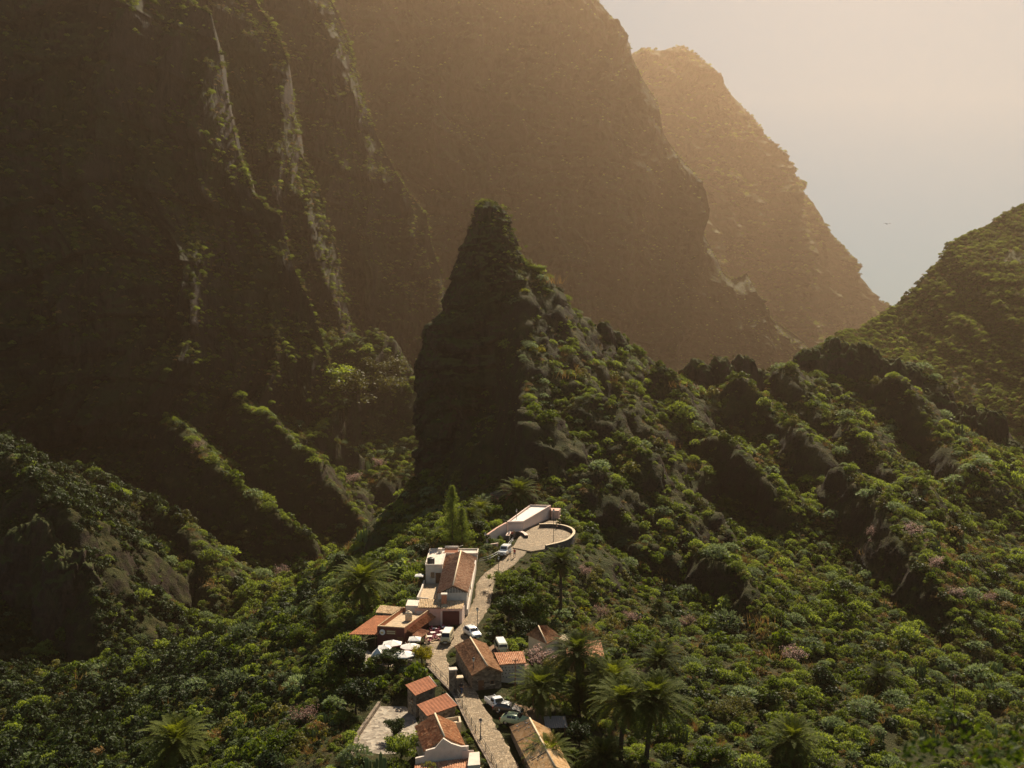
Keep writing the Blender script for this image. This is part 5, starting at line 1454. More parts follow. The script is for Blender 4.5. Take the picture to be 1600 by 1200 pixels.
def figure(stride=.0, arm=(.1, -.1), bend=(.2, .2)):
    """one body on a skeleton; facing -Y, feet on z = 0, 1.75 m tall"""
    V = []; E = []; Rr = []
    def add(p, r_, par=None):
        V.append(tuple(p)); Rr.append(r_)
        if par is not None: E.append((par, len(V) - 1))
        return len(V) - 1
    pel = add((0, 0, .95), .135); w = add((0, 0, 1.12), .125, pel); chest = add((0, -.01, 1.3), .15, w); sh = add((0, .0, 1.43), .10, chest); nk = add((0, -.01, 1.5), .055, sh)
    add((0, -.03, 1.6), .088, nk); hd = len(V) - 1; add((0, -.02, 1.7), .075, hd)
    J = {'pel': V[pel]}
    for s, nm in ((1, 'l'), (-1, 'r')):
        k = stride * s
        hip = add((s * .1, 0, .9), .095, pel); kn = add((s * .11, -.04 - k * .22, .5), .062, hip); an = add((s * .115, -k * .38 + (.12 if k < 0 else 0), .09 + (.06 if k < 0 else 0)), .042, kn); add((s * .13, V[an][1] - .15, .04 + (.0 if k >= 0 else .02)), .04, an)
        J['leg' + nm] = [V[hip], V[kn], V[an]]
        a = arm[0 if s > 0 else 1]; b = bend[0 if s > 0 else 1]
        so = add((s * .19, 0, 1.41), .062, sh); el = add((s * .25, .02 - a * .25, 1.14), .045, so)
        wr = add((s * .26, V[el][1] - .1 - b * .2, .92 + b * .2), .03, el); pm = add((s * .262, V[wr][1] - .03, V[wr][2] - .08), .034, wr)
        J['arm' + nm] = [V[so], V[el], V[wr]]
        for f, (dx, dl) in enumerate(((-.028, .075), (-.01, .088), (.01, .084), (.027, .066))):
            q = add((V[pm][0] + .01 * s, V[pm][1] + dx, V[pm][2] - .045), .0095, pm); add((V[q][0] - .012 * s, V[q][1], V[q][2] - dl * .6), .008, q)
        q = add((V[pm][0] - .02 * s, V[pm][1] - .035, V[pm][2] + .01), .010, pm); add((V[q][0] - .005 * s, V[q][1] - .02, V[q][2] - .045), .0085, q)
    return V, E, Rr, J
BODY = {}
def person(x, y, z, rz, label, top, legs, pose='stand', short=False, scale=1.05):
    if pose not in BODY:
        st = dict(stand=(0.0, (.1, -.1), (.2, .4)), walk=(.9, (-.8, .8), (.3, .5)), stride=(-.9, (.8, -.8), (.4, .3)))[pose]
        V, E, Rr, J = figure(*st)
        body = skin_mesh('body', V, E, Rr)
        # clothes follow the same skeleton, a little wider
        sv = [(0, 0, .93), (0, 0, 1.12), (0, -.01, 1.3), (0, 0, 1.44)]; sr = [.155, .145, .168, .085]; se = [(0, 1), (1, 2), (2, 3)]
        for nm in 'lr':
            a = J['arm' + nm]; m = [tuple((np.array(a[0]) + np.array(a[1])) / 2)]
            i = len(sv); sv += [a[0], m[0], a[1]]; sr += [.075, .066, .058]; se += [(3, i), (i, i + 1), (i + 1, i + 2)]
        shirt = skin_mesh('shirt', sv, se, sr)
        tv = [(0, 0, 1.0), (0, 0, .93)]; tr = [.145, .15]; te = [(0, 1)]
        for nm in 'lr':
            a = J['leg' + nm]; i = len(tv); tv += [a[0], a[1], tuple(np.array(a[2]) * .92 + np.array(a[1]) * .08)]; tr += [.112, .08, .062]; te += [(1, i), (i, i + 1), (i + 1, i + 2)]
        trousers = skin_mesh('trousers', tv, te, tr)
        tv2 = list(tv); tr2 = list(tr); te2 = [e for e in te if e[1] not in (4, 7)]
        keep = [0, 1, 2, 3, 5, 6]; mp = {k: i for i, k in enumerate(keep)}
        shorts = skin_mesh('shorts', [tv[k] for k in keep], [(mp[a], mp[b]) for a, b in te2], [tr[k] * 1.08 for k in keep])
        hair = skin_mesh('hair', [(0, .03, 1.6), (0, .02, 1.68), (0, -.01, 1.75)], [(0, 1), (1, 2)], [.075, .092, .06])
        nose = skin_mesh('face', [(0, -.105, 1.62), (0, -.125, 1.6)], [(0, 1)], [.016, .014])
        BODY[pose] = (body, shirt, trousers, shorts, hair, nose)
    body, shirt, trousers, shorts, hair, nose = BODY[pose]
    root = thing('person', label, 'person', (x, y, z), rz, None)
    root.scale = (scale,) * 3
    for me, mat in ((body, M_SKIN), (shirt, top), (shorts if short else trousers, legs), (hair, M_HAIR)):
        c = me.copy(); c.materials.clear(); c.materials.append(mat)
        o = link(me.name.split('.')[0], c, root)
        if me is body:
            n_ = nose.copy(); n_.materials.clear(); n_.materials.append(M_SKIN); link('nose', n_, o)
            for s in (-1, 1):
                v, f = tube_vf([(s * .032, -.104, 1.645), (s * .032, -.112, 1.645)], .011, 8); em = bpy.data.meshes.new('eye'); em.from_pydata([tuple(map(float, q)) for q in v], [], f); link('eye', em, o, M_BLACK)
    return root
def stand(u, v, lab, top, legs, rz, pose='stand', short=False, zz=None):
    if zz is None: x, y, z = park_road(u, v)
    else: x, y, z = park(u, v, zz)
    return person(x, y, z, rz, lab, CLOTH[top], CLOTH[legs], pose, short)
stand(721, 1084, 'person in dark clothes walking up the road past the stone pillar', 'black', 'blue', R(170), 'walk')
stand(704, 975, 'person in an orange top in front of the red garage shutter', 'orange', 'black', R(-10), 'stand', False, -55.4)
stand(714, 975, 'person in a white top standing at the right edge of the red shutter', 'white', 'khaki', R(30), 'stand', False, -55.35)
stand(718, 976, 'person in a grey top close beside the one in white near the garage', 'grey', 'denim', R(-40), 'stand', False, -55.3)
stand(797, 871, 'person in a white top walking on the road beside the off road car', 'white', 'khaki', R(15), 'walk', True)
stand(804, 870, 'person in a red top walking on the road, right of the one in white', 'red', 'denim', R(-10), 'stride', True)
stand(795, 841, 'person in black and white walking up to the square', 'white', 'black', R(160), 'stride')
stand(800, 842, 'person in a red top with black trousers entering the square', 'red', 'black', R(190), 'walk')
stand(803, 840, 'person in grey shorts at the edge of the square beside the bench', 'khaki', 'grey', R(170), 'stand', True)
stand(870, 829, 'person in a khaki top on the square near the curved wall', 'khaki', 'black', R(90), 'stand', False, -49.05)
stand(875, 827, 'person in a black top leaning near the curved wall of the square', 'black', 'denim', R(250), 'walk', False, -49.0)

# the bird above the right-hand hill
def bird():
    x, y, z = P(1386, 350, 300)
    B = Build('bird', 'tiny dark bird gliding in the empty sky above the right hill', 'bird', (x, y, z))
    V, F = tube_vf([(x - .1, y - .5, z), (x - .05, y - .35, z + .02), (x, y, z + .02), (x + .06, y + .3, z), (x + .1, y + .55, z)], [.03, .09, .13, .08, .03], 10)
    b = B.mesh('body', V, F, M_BLACK, None, True)
    for s in (-1, 1):
        V = [(x + s * .08, y - .2, z + .03), (x + s * .55, y - .3, z + .22), (x + s * 1.1, y - .05, z + .1), (x + s * 1.15, y + .1, z + .09), (x + s * .55, y + .05, z + .2), (x + s * .08, y + .2, z + .03)]
        V += [(a, b_, c - .03) for a, b_, c in V]
        B.mesh('wing', V, [(0, 1, 4, 5), (1, 2, 3, 4), (6, 11, 10, 7), (7, 10, 9, 8), (0, 6, 7, 1), (1, 7, 8, 2), (2, 8, 9, 3), (3, 9, 10, 4), (4, 10, 11, 5)], M_BLACK)
    B.mesh('tail', [(x + .08, y + .5, z), (x - .08, y + .85, z), (x + .28, y + .85, z), (x + .08, y + .5, z - .02), (x - .08, y + .85, z - .02), (x + .28, y + .85, z - .02)], [(0, 1, 2), (5, 4, 3), (0, 3, 4, 1), (1, 4, 5, 2), (2, 5, 3, 0)], M_BLACK)
bird()
# ------------------------------------------------------------------ plants: meshes
L_GREEN = mat_leaf('green_leaves', (0.010, 0.021, 0.004), (0.115, 0.165, 0.024), .45)
L_BRIGHT = mat_leaf('bright_leaves', (0.030, 0.05, 0.008), (0.215, 0.275, 0.055), .48)
L_OLIVE = mat_leaf('olive_leaves', (0.026, 0.030, 0.007), (0.175, 0.175, 0.045), .4)
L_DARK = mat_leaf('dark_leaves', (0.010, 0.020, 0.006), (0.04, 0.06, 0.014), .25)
L_GREY = mat_leaf('grey_green_leaves', (0.05, 0.07, 0.03), (0.20, 0.26, 0.11), .32)
L_YELLOW = mat_leaf('yellow_green_leaves', (0.09, 0.10, 0.012), (0.26, 0.24, 0.03), .45)
L_PALM = mat_leaf('palm_leaves', (0.018, 0.030, 0.008), (0.12, 0.145, 0.024), .45, .8)
L_PINK = mat_leaf('almond_blossom', (0.20, 0.125, 0.095), (0.46, 0.34, 0.29), .35)
L_DRY = mat_leaf('dry_leaves', (0.10, 0.065, 0.025), (0.26, 0.18, 0.07), .3)
M_BARK = mat_plain('bark', (0.075, 0.055, 0.038), 0.95, 0.35, 5, 0.1, 0, 0.03)

def quads(P0, N, up, sx, sy):
    """leaf quads: centre, normal, in-plane direction, half sizes -> V, F"""
    N = N / np.maximum(1e-6, np.linalg.norm(N, axis=1, keepdims=True))
    t = np.cross(N, up); t /= np.maximum(1e-6, np.linalg.norm(t, axis=1, keepdims=True)); b = np.cross(N, t)
    sx = sx[:, None]; sy = sy[:, None]
    V = np.stack([P0 - b * sy, P0 + t * sx, P0 + b * sy, P0 - t * sx], 1).reshape(-1, 3)
    F = np.arange(len(V)).reshape(-1, 4)
    return V, F

def rdir(rs, n):
    v = rs.normal(size=(n, 3)); return v / np.linalg.norm(v, axis=1, keepdims=True)

def join(parts):
    V = []; F = []; o = 0
    for v, f in parts:
        V.append(np.asarray(v, float)); F.append(np.asarray(f, int) + o); o += len(v)
    return np.concatenate(V), np.concatenate(F)

def bush_mesh(name, seed, mat, clumps=11, leaves=34, leaf=.085, spread=.62, tall=.85, cl=.30, flat=.75, aspect=1.6):
    """a shrub about 1 m in radius, built of leaf tufts scattered through its whole volume"""
    rs = np.random.RandomState(seed)
    parts = []
    for k in range(clumps):
        a = rs.uniform(0, 2 * math.pi); r_ = spread * math.sqrt(rs.uniform(0.0, 1)); h = tall * (1 - (r_ / (spread + .15)) ** 2) * rs.uniform(.55, 1.1)
        c = np.array([r_ * math.cos(a), r_ * math.sin(a), max(.12, h)])
        R_ = cl * rs.uniform(.7, 1.25)
        d = rdir(rs, leaves); d[:, 2] = np.where(d[:, 2] < -.3, -d[:, 2], d[:, 2])
        p = c + d * R_ * np.array([1, 1, flat]) * rs.uniform(.55, 1.08, (leaves, 1))
        N = d + rs.normal(size=(leaves, 3)) * .45
        s = leaf * rs.uniform(.6, 1.35, leaves)
        parts.append(quads(p, N, rdir(rs, leaves), s / math.sqrt(aspect) * 1.1, s * math.sqrt(aspect)))
    V, F = join(parts)
    return mesh_np(name, V, F, mat, False)

def rosette_mesh(name, seed, mat, heads=26, petals=11, tall=1.0):
    """a domed spurge shrub: bare forked stems, each ending in a rosette of narrow leaves"""
    rs = np.random.RandomState(seed); parts = []
    for k in range(heads):
        th = 2.399 * k; q = math.sqrt((k + .5) / heads); r_ = .85 * q
        h = tall * math.sqrt(max(.02, 1 - .85 * q * q)) * rs.uniform(.85, 1.1)
        c = np.array([r_ * math.cos(th), r_ * math.sin(th), h]); n = np.array([c[0] * .7, c[1] * .7, .7]); n /= np.linalg.norm(n)
        a0 = np.cross(n, [0, 0, 1.0001]); a0 /= np.linalg.norm(a0) + 1e-6; b0 = np.cross(n, a0)
        ang = np.arange(petals) * 2.399 + rs.uniform(0, 6); el = np.linspace(.15, 1.1, petals)
        d = (np.cos(ang)[:, None] * a0 + np.sin(ang)[:, None] * b0) * np.cos(el)[:, None] + n * np.sin(el)[:, None]
        ln = .13 * rs.uniform(.8, 1.2, petals)
        p = c + d * ln[:, None]
        N = n - d * .5 + rs.normal(size=(petals, 3)) * .15
        N = N - d * np.sum(N * d, 1, keepdims=True); N /= np.linalg.norm(N, axis=1, keepdims=True)
        t = np.cross(d, N)
        V = np.stack([p - d * ln[:, None], p + t * .045, p + d * ln[:, None], p - t * .045], 1).reshape(-1, 3)
        parts.append((V, np.arange(len(V)).reshape(-1, 4)))
        if k % 2 == 0:
            s0 = np.array([.05 * math.cos(th), .05 * math.sin(th), 0]); w = np.array([.018, 0, 0]); w2 = np.array([0, .018, 0])
            parts.append((np.array([s0 - w, s0 + w, c + w * .6, c - w * .6, s0 - w2, s0 + w2, c + w2 * .6, c - w2 * .6]), np.array([[0, 1, 2, 3], [4, 5, 6, 7]])))
    V, F = join(parts)
    return mesh_np(name, V, F, mat, False)

def grass_mesh(name, seed, mat, n=70):
    rs = np.random.RandomState(seed)
    p = np.stack([rs.normal(0, .45, n), rs.normal(0, .45, n), np.zeros(n)], 1); h = rs.uniform(.25, .7, n)
    d = np.stack([rs.normal(0, .35, n), rs.normal(0, .35, n), np.ones(n)], 1); t = rdir(rs, n) * .03; t[:, 2] = 0
    V = np.stack([p - t, p + t, p + d * h[:, None] + t * .2, p + d * h[:, None] - t * .2], 1).reshape(-1, 3)
    return mesh_np(name, V, np.arange(len(V)).reshape(-1, 4), mat, False)

BUSH = [  # name, mesh, share
 ('leafy_bush', bush_mesh('leafy_bush', 1, L_GREEN, 13, 40, .075, .65, .95), .16),
 ('leafy_bush', bush_mesh('leafy_bush', 2, L_GREEN, 9, 42, .085, .55, 1.1, .34), .12),
 ('round_shrub', bush_mesh('round_shrub', 3, L_BRIGHT, 15, 40, .06, .7, .75, .27), .14),
 ('spurge_shrub', rosette_mesh('spurge_shrub', 4, L_BRIGHT, 34, 10, .8), .15),
 ('spurge_shrub', rosette_mesh('spurge_shrub', 5, L_GREY, 30, 10, .85), .08),
 ('olive_shrub', bush_mesh('olive_shrub', 6, L_OLIVE, 12, 38, .06, .7, .7, .28), .14),
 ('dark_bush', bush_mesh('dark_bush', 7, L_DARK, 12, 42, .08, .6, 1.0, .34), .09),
 ('dry_grass', grass_mesh('dry_grass', 8, L_DRY), .06),
 ('olive_shrub', bush_mesh('olive_shrub', 9, L_DRY, 9, 30, .045, .7, .6, .28), .06),
]
def agave_mesh(name, seed, mat, n=26):
    rs = np.random.RandomState(seed); parts = []
    for k in range(n):
        a = 2.399 * k; e = R(80 - 62 * k / n + rs.uniform(-5, 5)); d = np.array([math.cos(a) * math.cos(e), math.sin(a) * math.cos(e), math.sin(e)]); s_ = np.array([-math.sin(a), math.cos(a), 0]); L = rs.uniform(.75, 1.0)
        m_ = d * L * .45 + (0, 0, .02); tip = d * L + (0, 0, -.08)
        parts.append((np.array([-s_ * .05, s_ * .05, m_ + s_ * .09, m_ - s_ * .09, tip]), np.array([[0, 1, 2, 3], [3, 2, 4, 4]])))
    V, F = join(parts)
    V2 = []; F2 = []
    for q in F: F2.append(q)
    return mesh_np(name, V, np.array([[f[0], f[1], f[2], f[3]] for f in F if f[2] != f[3]]), mat, False)
def twig_mesh(name, seed, n=60):
    rs = np.random.RandomState(seed); parts = []
    for k in range(n):
        a = rs.uniform(0, 6.28); e = rs.uniform(.5, 1.5); L = rs.uniform(.5, 1.1); d = np.array([math.cos(a) * math.cos(e), math.sin(a) * math.cos(e), math.sin(e)]); b = d * L * .5; d2 = d + rs.normal(size=3) * .35
        w = np.cross(d, rs.normal(size=3)); w = w / np.linalg.norm(w) * .014
        parts.append((np.array([-w, w, b + w, b - w]), np.array([[0, 1, 2, 3]]))); parts.append((np.array([b - w, b + w, b + d2 * L * .5 + w * .4, b + d2 * L * .5 - w * .4]), np.array([[0, 1, 2, 3]])))
    return mesh_np(name, *join(parts), L_DRY, False)
def cactus_mesh(name, seed, n=13):
    rs = np.random.RandomState(seed); parts = []
    for k in range(n):
        a = 2.4 * k; r_ = .35 * math.sqrt(k / n); h = rs.uniform(.7, 1.5); p = np.array([r_ * math.cos(a), r_ * math.sin(a), 0])
        v, f = tube_vf([p, p * 1.5 + (0, 0, .25), p * 1.7 + (0, 0, h * .9), p * 1.7 + (0, 0, h)], [.06, .075, .07, .02], 6); parts.append((np.array(v), np.array([q for q in f if len(q) == 4])))
    return mesh_np(name, *join(parts), L_GREY, False)
BUSH += [('agave', agave_mesh('agave', 41, L_GREY), .035), ('dry_twigs', twig_mesh('dry_twigs', 42), .07), ('cactus', cactus_mesh('cactus', 43), .025),
 ('leafy_bush', bush_mesh('leafy_bush', 44, L_BRIGHT, 8, 44, .065, .95, .6, .26), .07), ('olive_shrub', bush_mesh('olive_shrub', 45, L_OLIVE, 7, 36, .05, .9, .9, .24), .06), ('leafy_bush', bush_mesh('leafy_bush', 46, L_YELLOW, 10, 34, .05, .7, .65, .24), .025)]
NB = len(BUSH)

# ------------------------------------------------------------------ where plants may stand
KEEP_OUT = [  # (x0, y0, x1, y1, half width) capsules over houses, yards and cars
 (-10.6, 181, -10.3, 207.5, 5.0), (-15.4, 188, -15.4, 210, 3.2), (-17, 179.5, -10, 179.5, 3.2), (-20.5, 168, -17, 178, 5.2), (-25, 166.5, -22, 176.5, 3.6), (-23.5, 164.5, -15.5, 162.5, 3.8), (-13, 170, -12, 177, 2.8),
 (-7.6, 160.5, -3.8, 149.5, 3.4), (-.6, 155, 1.5, 155.3, 3.0), (-14, 148, -12.5, 144, 3.2), (-12, 141, -9.5, 137, 3.6), (-10.2, 132, -8.4, 125, 4.2), (-9, 121.5, -4.5, 122.5, 2.8), (2.2, 133, 4.6, 119, 4.2),
 (4.8, 164, 6.8, 165, 3.6), (11.6, 162, 12.0, 162, 3.8), (.6, 227, 6.8, 240, 3.4), (5.5, 218, 10, 226, 5.5), (2, 216, 6, 216, 3.0), (-19, 146, -17.5, 131, 3.4), (-14.5, 134, -14, 131, 3.2), (-1.2, 142.5, 2.8, 137.5, 2.8), (-2.7, 166.5, -1.8, 164.5, 2.4), (0.5, 223.5, 0.5, 223.5, 3)]
def allowed(x, y, pad=0.0):
    d, s, zr, t = road_at(x, y)
    ok = d > 2.3 + pad + 1.6 * np.exp(-((y - 171) / 5.0) ** 2) + .8 * sstep(205, 214, y)
    for x0, y0, x1, y1, w in KEEP_OUT:
        q = poly_near(x, y, [(x0, y0, 0), (x1, y1 + 1e-3, 0)])[0]
        ok &= q > w + pad
    return ok
def visible(x, y, z, up=6.0):
    ok = np.ones(len(x), bool); z = z + up
    for f in np.linspace(.35, .985, 60):
        ok &= ground(x * f, y * f) < z * f + .5
    return ok

N0 = 420000
rs = np.random.RandomState(5)
Yc = np.sqrt(rs.uniform(88 ** 2, 640 ** 2, N0)); azs = rs.uniform(math.tan(R(-34)), math.tan(R(32)), N0)
X = Yc * azs; Yv = Yc
Z = ground(X, Yv)
gxz = (ground(X + 1.5, Yv) - ground(X - 1.5, Yv)) / 3; gyz = (ground(X, Yv + 1.5) - ground(X, Yv - 1.5)) / 3
slope = np.sqrt(gxz ** 2 + gyz ** 2)
patch = fbm(X * .03, Yv * .03, 0, 4, 301); patch2 = noise3(X * .11, Yv * .11, 0, 305)
prob = np.clip(.75 + .6 * patch + .4 * patch2, .12, 1) * np.where(slope > 1.35, np.where(X < -30, .8, np.where((X < 60) & (Yv > 280), .95, .42)), np.where(slope > 1.0, np.where(X < -30, .9, .6), 1))
prob *= np.where(Yv < 260, 1.0, np.where(Yv < 420, .85, .75))
inside = np.ones(N0, bool)
k = (rs.uniform(size=N0) < prob) & (Z > -132)
X, Yv, Z, slope, patch = X[k], Yv[k], Z[k], slope[k], patch[k]
k = allowed(X, Yv) & visible(X, Yv, Z, 7.0)
X, Yv, Z, slope, patch = X[k], Yv[k], Z[k], slope[k], patch[k]
n = len(X)
size = np.exp(rs.normal(math.log(.72), .52, n)).clip(.28, 2.7) * np.where(Yv > 300, 1.25, 1) * np.where(slope > 1, .8, 1)
size *= np.where(np.hypot(X + 8, Yv - 165) < 60, .85, 1)
share = np.array([b[2] for b in BUSH]); cum = np.cumsum(share / share.sum())
kind = np.searchsorted(cum, np.clip(rs.uniform(size=n) * .72 + .28 * (np.clip(noise3(X * .045, Yv * .045, 0, 310) * .9 + .5, 0, .999)), 0, .9999))
valley = sstep(-25, -70, X + 0.1 * (Yv - 160)); kind = np.where((rs.uniform(size=n) < .75 * valley * ((Yv < 310) | (X < -.35 * Yv))), 6, kind); size = size * (1 + .25 * valley)  # dense dark scrub, its share raised so leaf colour stands in for valley shade
size = size * np.exp(rs.normal(0, .18, n))
near_road = road_at(X, Yv)[0] < 5
size = np.where(near_road, np.minimum(size, .6), size)
rot = rs.uniform(0, 2 * math.pi, n)
app = size / Yv
# the 300 that show largest become plants of their own
inframe = (np.abs(X / Yv) < .49) & visible(X, Yv, Z, .8)
v_pix = 600 + 1600 * np.tan(np.arctan2(-Z, Yv) - PITCH)
inframe &= (v_pix < 1195)
order = np.argsort(-np.where(inframe & (kind != 7), app, 0))
single = np.zeros(n, bool); single[order[:300]] = True

def zone(x, y):
    u = 800 + 1600 * x / y
    d = float(road_at(np.array([x]), np.array([y]))[1][0])
    if y < 150 and u > 800: return 'in the scrub among the palms at the lower right'
    if y < 150: return 'on the slope below the courtyard and sheds at the lower left'
    if y < 215 and u > 720: return 'on the hillside right of the village road'
    if y < 215 and u < 560: return 'on the green slope falling left from the village'
    if y < 215: return 'in the gardens around the village houses'
    if u > 720: return 'on the upper slope below the rocky ridge'
    return 'in the valley left of the village'
LOOK = {'leafy_bush': 'leafy green bush', 'round_shrub': 'low bright green shrub', 'spurge_shrub': 'domed rosette shrub', 'olive_shrub': 'low olive brown shrub', 'dark_bush': 'dark green bush', 'dry_grass': 'tuft of dry grass', 'agave': 'grey green agave rosette', 'dry_twigs': 'bare dry twiggy bush', 'cactus': 'clump of upright cactus stems'}
for i in np.where(single)[0]:
    nm, me, _ = BUSH[kind[i]]
    o = bpy.data.objects.new(nm, me); COL.objects.link(o)
    zn = zone(X[i], Yv[i])
    o.location = (X[i], Yv[i], Z[i] - .12); o.rotation_euler = (0, 0, rot[i]); s = size[i]; o.scale = (s, s, s * (.85 + .35 * ((rot[i] * 7) % 1)))
    tag(o, LOOK[nm] + ' ' + zn, 'shrub', LOOK[nm] + 's ' + zn)

# plants on the ledges of the cliffs and mountains
def ledges(nobj, count, zmin, size_rng, seed, nzmin=.45):
    me = nobj.data; m = len(me.vertices)
    co = np.empty(m * 3, np.float32); me.vertices.foreach_get('co', co); co = co.reshape(-1, 3)
    no = np.empty(m * 3, np.float32); me.vertices.foreach_get('normal', no); no = no.reshape(-1, 3)
    r_ = np.random.RandomState(seed)
    nz = np.abs(no[:, 2])
    w = sstep(nzmin - .1, nzmin + .25, nz) * np.clip(.45 + 1.2 * noise3(co[:, 0] * .02, co[:, 1] * .02, co[:, 2] * .02, 320), 0, 1) * (np.abs(co[:, 0] / co[:, 1]) < .62) * (co[:, 2] > zmin) * (co[:, 2] < co[:, 1] * .36)
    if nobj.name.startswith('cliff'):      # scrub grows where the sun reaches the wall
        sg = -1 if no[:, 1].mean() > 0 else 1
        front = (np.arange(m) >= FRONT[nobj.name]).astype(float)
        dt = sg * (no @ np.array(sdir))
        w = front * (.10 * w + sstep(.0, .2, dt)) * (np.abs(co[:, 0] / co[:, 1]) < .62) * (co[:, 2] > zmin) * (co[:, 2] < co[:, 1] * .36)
    if nobj.name == 'rock_spire': w = w * (.12 + sstep(-16, 2, co[:, 0] + .12 * (co[:, 2] - 30)) * 1.0 + sstep(24, 33, co[:, 2]))
    if nobj.name == 'hill': w = (.35 + np.clip(.5 + noise3(co[:, 0] * .03, co[:, 1] * .03, 0, 321), 0, 1)) * (np.abs(co[:, 0] / co[:, 1]) < .56) * (co[:, 2] > zmin) * (co[:, 0] > 100)
    if nobj.name in FRONT: w = w * (np.arange(m) >= FRONT[nobj.name])
    if w.sum() == 0: return None
    idx = r_.choice(m, count, p=w / w.sum())
    kk = [5, 8, 2, 2, 5, 3] if nobj.name == 'hill' else [0, 2, 5, 5, 3, 8]
    return co[idx] + r_.normal(0, .8, (count, 3)) * (1, 1, .1), r_.uniform(*size_rng, count), r_.uniform(0, 6.28, count), r_.choice(kk, count)
pts = [np.stack([X[~single], Yv[~single], Z[~single] - .12], 1)]; sz = [size[~single]]; rt = [rot[~single]]; kd = [kind[~single]]
for o in list(COL.objects):
    nm = o.name.split('.')[0]
    r_ = None
    if nm == 'cliff': r_ = ledges(o, 6500, -100, (.6, 2.3), hash(o.name) % 1000, .42)
    elif nm == 'mountain': r_ = ledges(o, 9000, -100, (1.8, 5.5), 77, .45)
    elif nm == 'hill': r_ = ledges(o, 26000, -90, (.7, 2.3), 78, .25)
    elif nm == 'rock_spire': r_ = ledges(o, 1100, -50, (.3, 1.0), 79, .22)
    elif nm == 'rock_outcrop': r_ = ledges(o, 12, -70, (.4, 1.0), 80, .5)
    if r_ is not None: pts.append(r_[0]); sz.append(r_[1]); rt.append(r_[2]); kd.append(r_[3])
for nm, cv in CRESTS:      # scrub along the rims
    cv = cv[(np.abs(cv[:, 0] / cv[:, 1]) < .6) & (cv[:, 2] < cv[:, 1] * .34) & (cv[:, 2] > -100)]
    if nm != 'cliff' or not len(cv): continue
    r_ = np.random.RandomState(len(cv)); m_ = 1500
    w = np.clip(.15 + 1.3 * noise3(cv[:, 0] * .05, cv[:, 1] * .05, cv[:, 2] * .04, 330), 0, 1); idx = r_.choice(len(cv), m_, p=w / w.sum())
    pts.append(cv[idx] + r_.normal(0, 1.2, (m_, 3)) * (1, 1, .4)); sz.append(np.exp(r_.normal(.1, .45, m_)).clip(.4, 2.6)); rt.append(r_.uniform(0, 6.28, m_)); kd.append(r_.choice([0, 2, 5, 2, 3, 5], m_))
pts = np.concatenate(pts); sz = np.concatenate(sz); rt = np.concatenate(rt); kd = np.concatenate(kd)
print('plants', len(pts), 'single', int(single.sum()))

def stuff_instances(name, pts, sz, rt, kd):
    me = bpy.data.meshes.new(name)
    me.vertices.add(len(pts)); me.vertices.foreach_set('co', pts.astype(np.float32).ravel())
    for nm, typ, arr in (('psize', 'FLOAT', sz), ('prot', 'FLOAT', rt)):
        a = me.attributes.new(nm, typ, 'POINT'); a.data.foreach_set('value', arr.astype(np.float32))
    a = me.attributes.new('pkind', 'INT', 'POINT'); a.data.foreach_set('value', kd.astype(np.int32))
    src = bpy.data.collections.new('plant_kinds')
    for i, (nm, bme, _) in enumerate(BUSH):
        src.objects.link(bpy.data.objects.new('%02d_%s' % (i, nm), bme))
    o = link(name, me)
    g = bpy.data.node_groups.new('scatter', 'GeometryNodeTree')
    g.interface.new_socket('Geometry', in_out='INPUT', socket_type='NodeSocketGeometry'); g.interface.new_socket('Geometry', in_out='OUTPUT', socket_type='NodeSocketGeometry')
    gi = g.nodes.new('NodeGroupInput'); go = g.nodes.new('NodeGroupOutput')
    iop = g.nodes.new('GeometryNodeInstanceOnPoints'); ci = g.nodes.new('GeometryNodeCollectionInfo')
    ci.inputs['Collection'].default_value = src; ci.inputs['Separate Children'].default_value = True; ci.inputs['Reset Children'].default_value = True
    def attr(nm, typ):
        a = g.nodes.new('GeometryNodeInputNamedAttribute'); a.data_type = typ; a.inputs['Name'].default_value = nm; return a.outputs['Attribute']
    cx = g.nodes.new('ShaderNodeCombineXYZ'); g.links.new(attr('prot', 'FLOAT'), cx.inputs[2])
    er = g.nodes.new('FunctionNodeEulerToRotation'); g.links.new(cx.outputs[0], er.inputs[0])
    L = g.links
    L.new(gi.outputs[0], iop.inputs['Points']); L.new(ci.outputs[0], iop.inputs['Instance'])
    iop.inputs['Pick Instance'].default_value = True
    L.new(attr('pkind', 'INT'), iop.inputs['Instance Index']); L.new(er.outputs[0], iop.inputs['Rotation']); L.new(attr('psize', 'FLOAT'), iop.inputs['Scale'])
    L.new(iop.outputs[0], go.inputs[0])
    m = o.modifiers.new('scatter', 'NODES'); m.node_group = g
    tag(o, kind='stuff')
stuff_instances('shrubs', pts, sz, rt, kd)

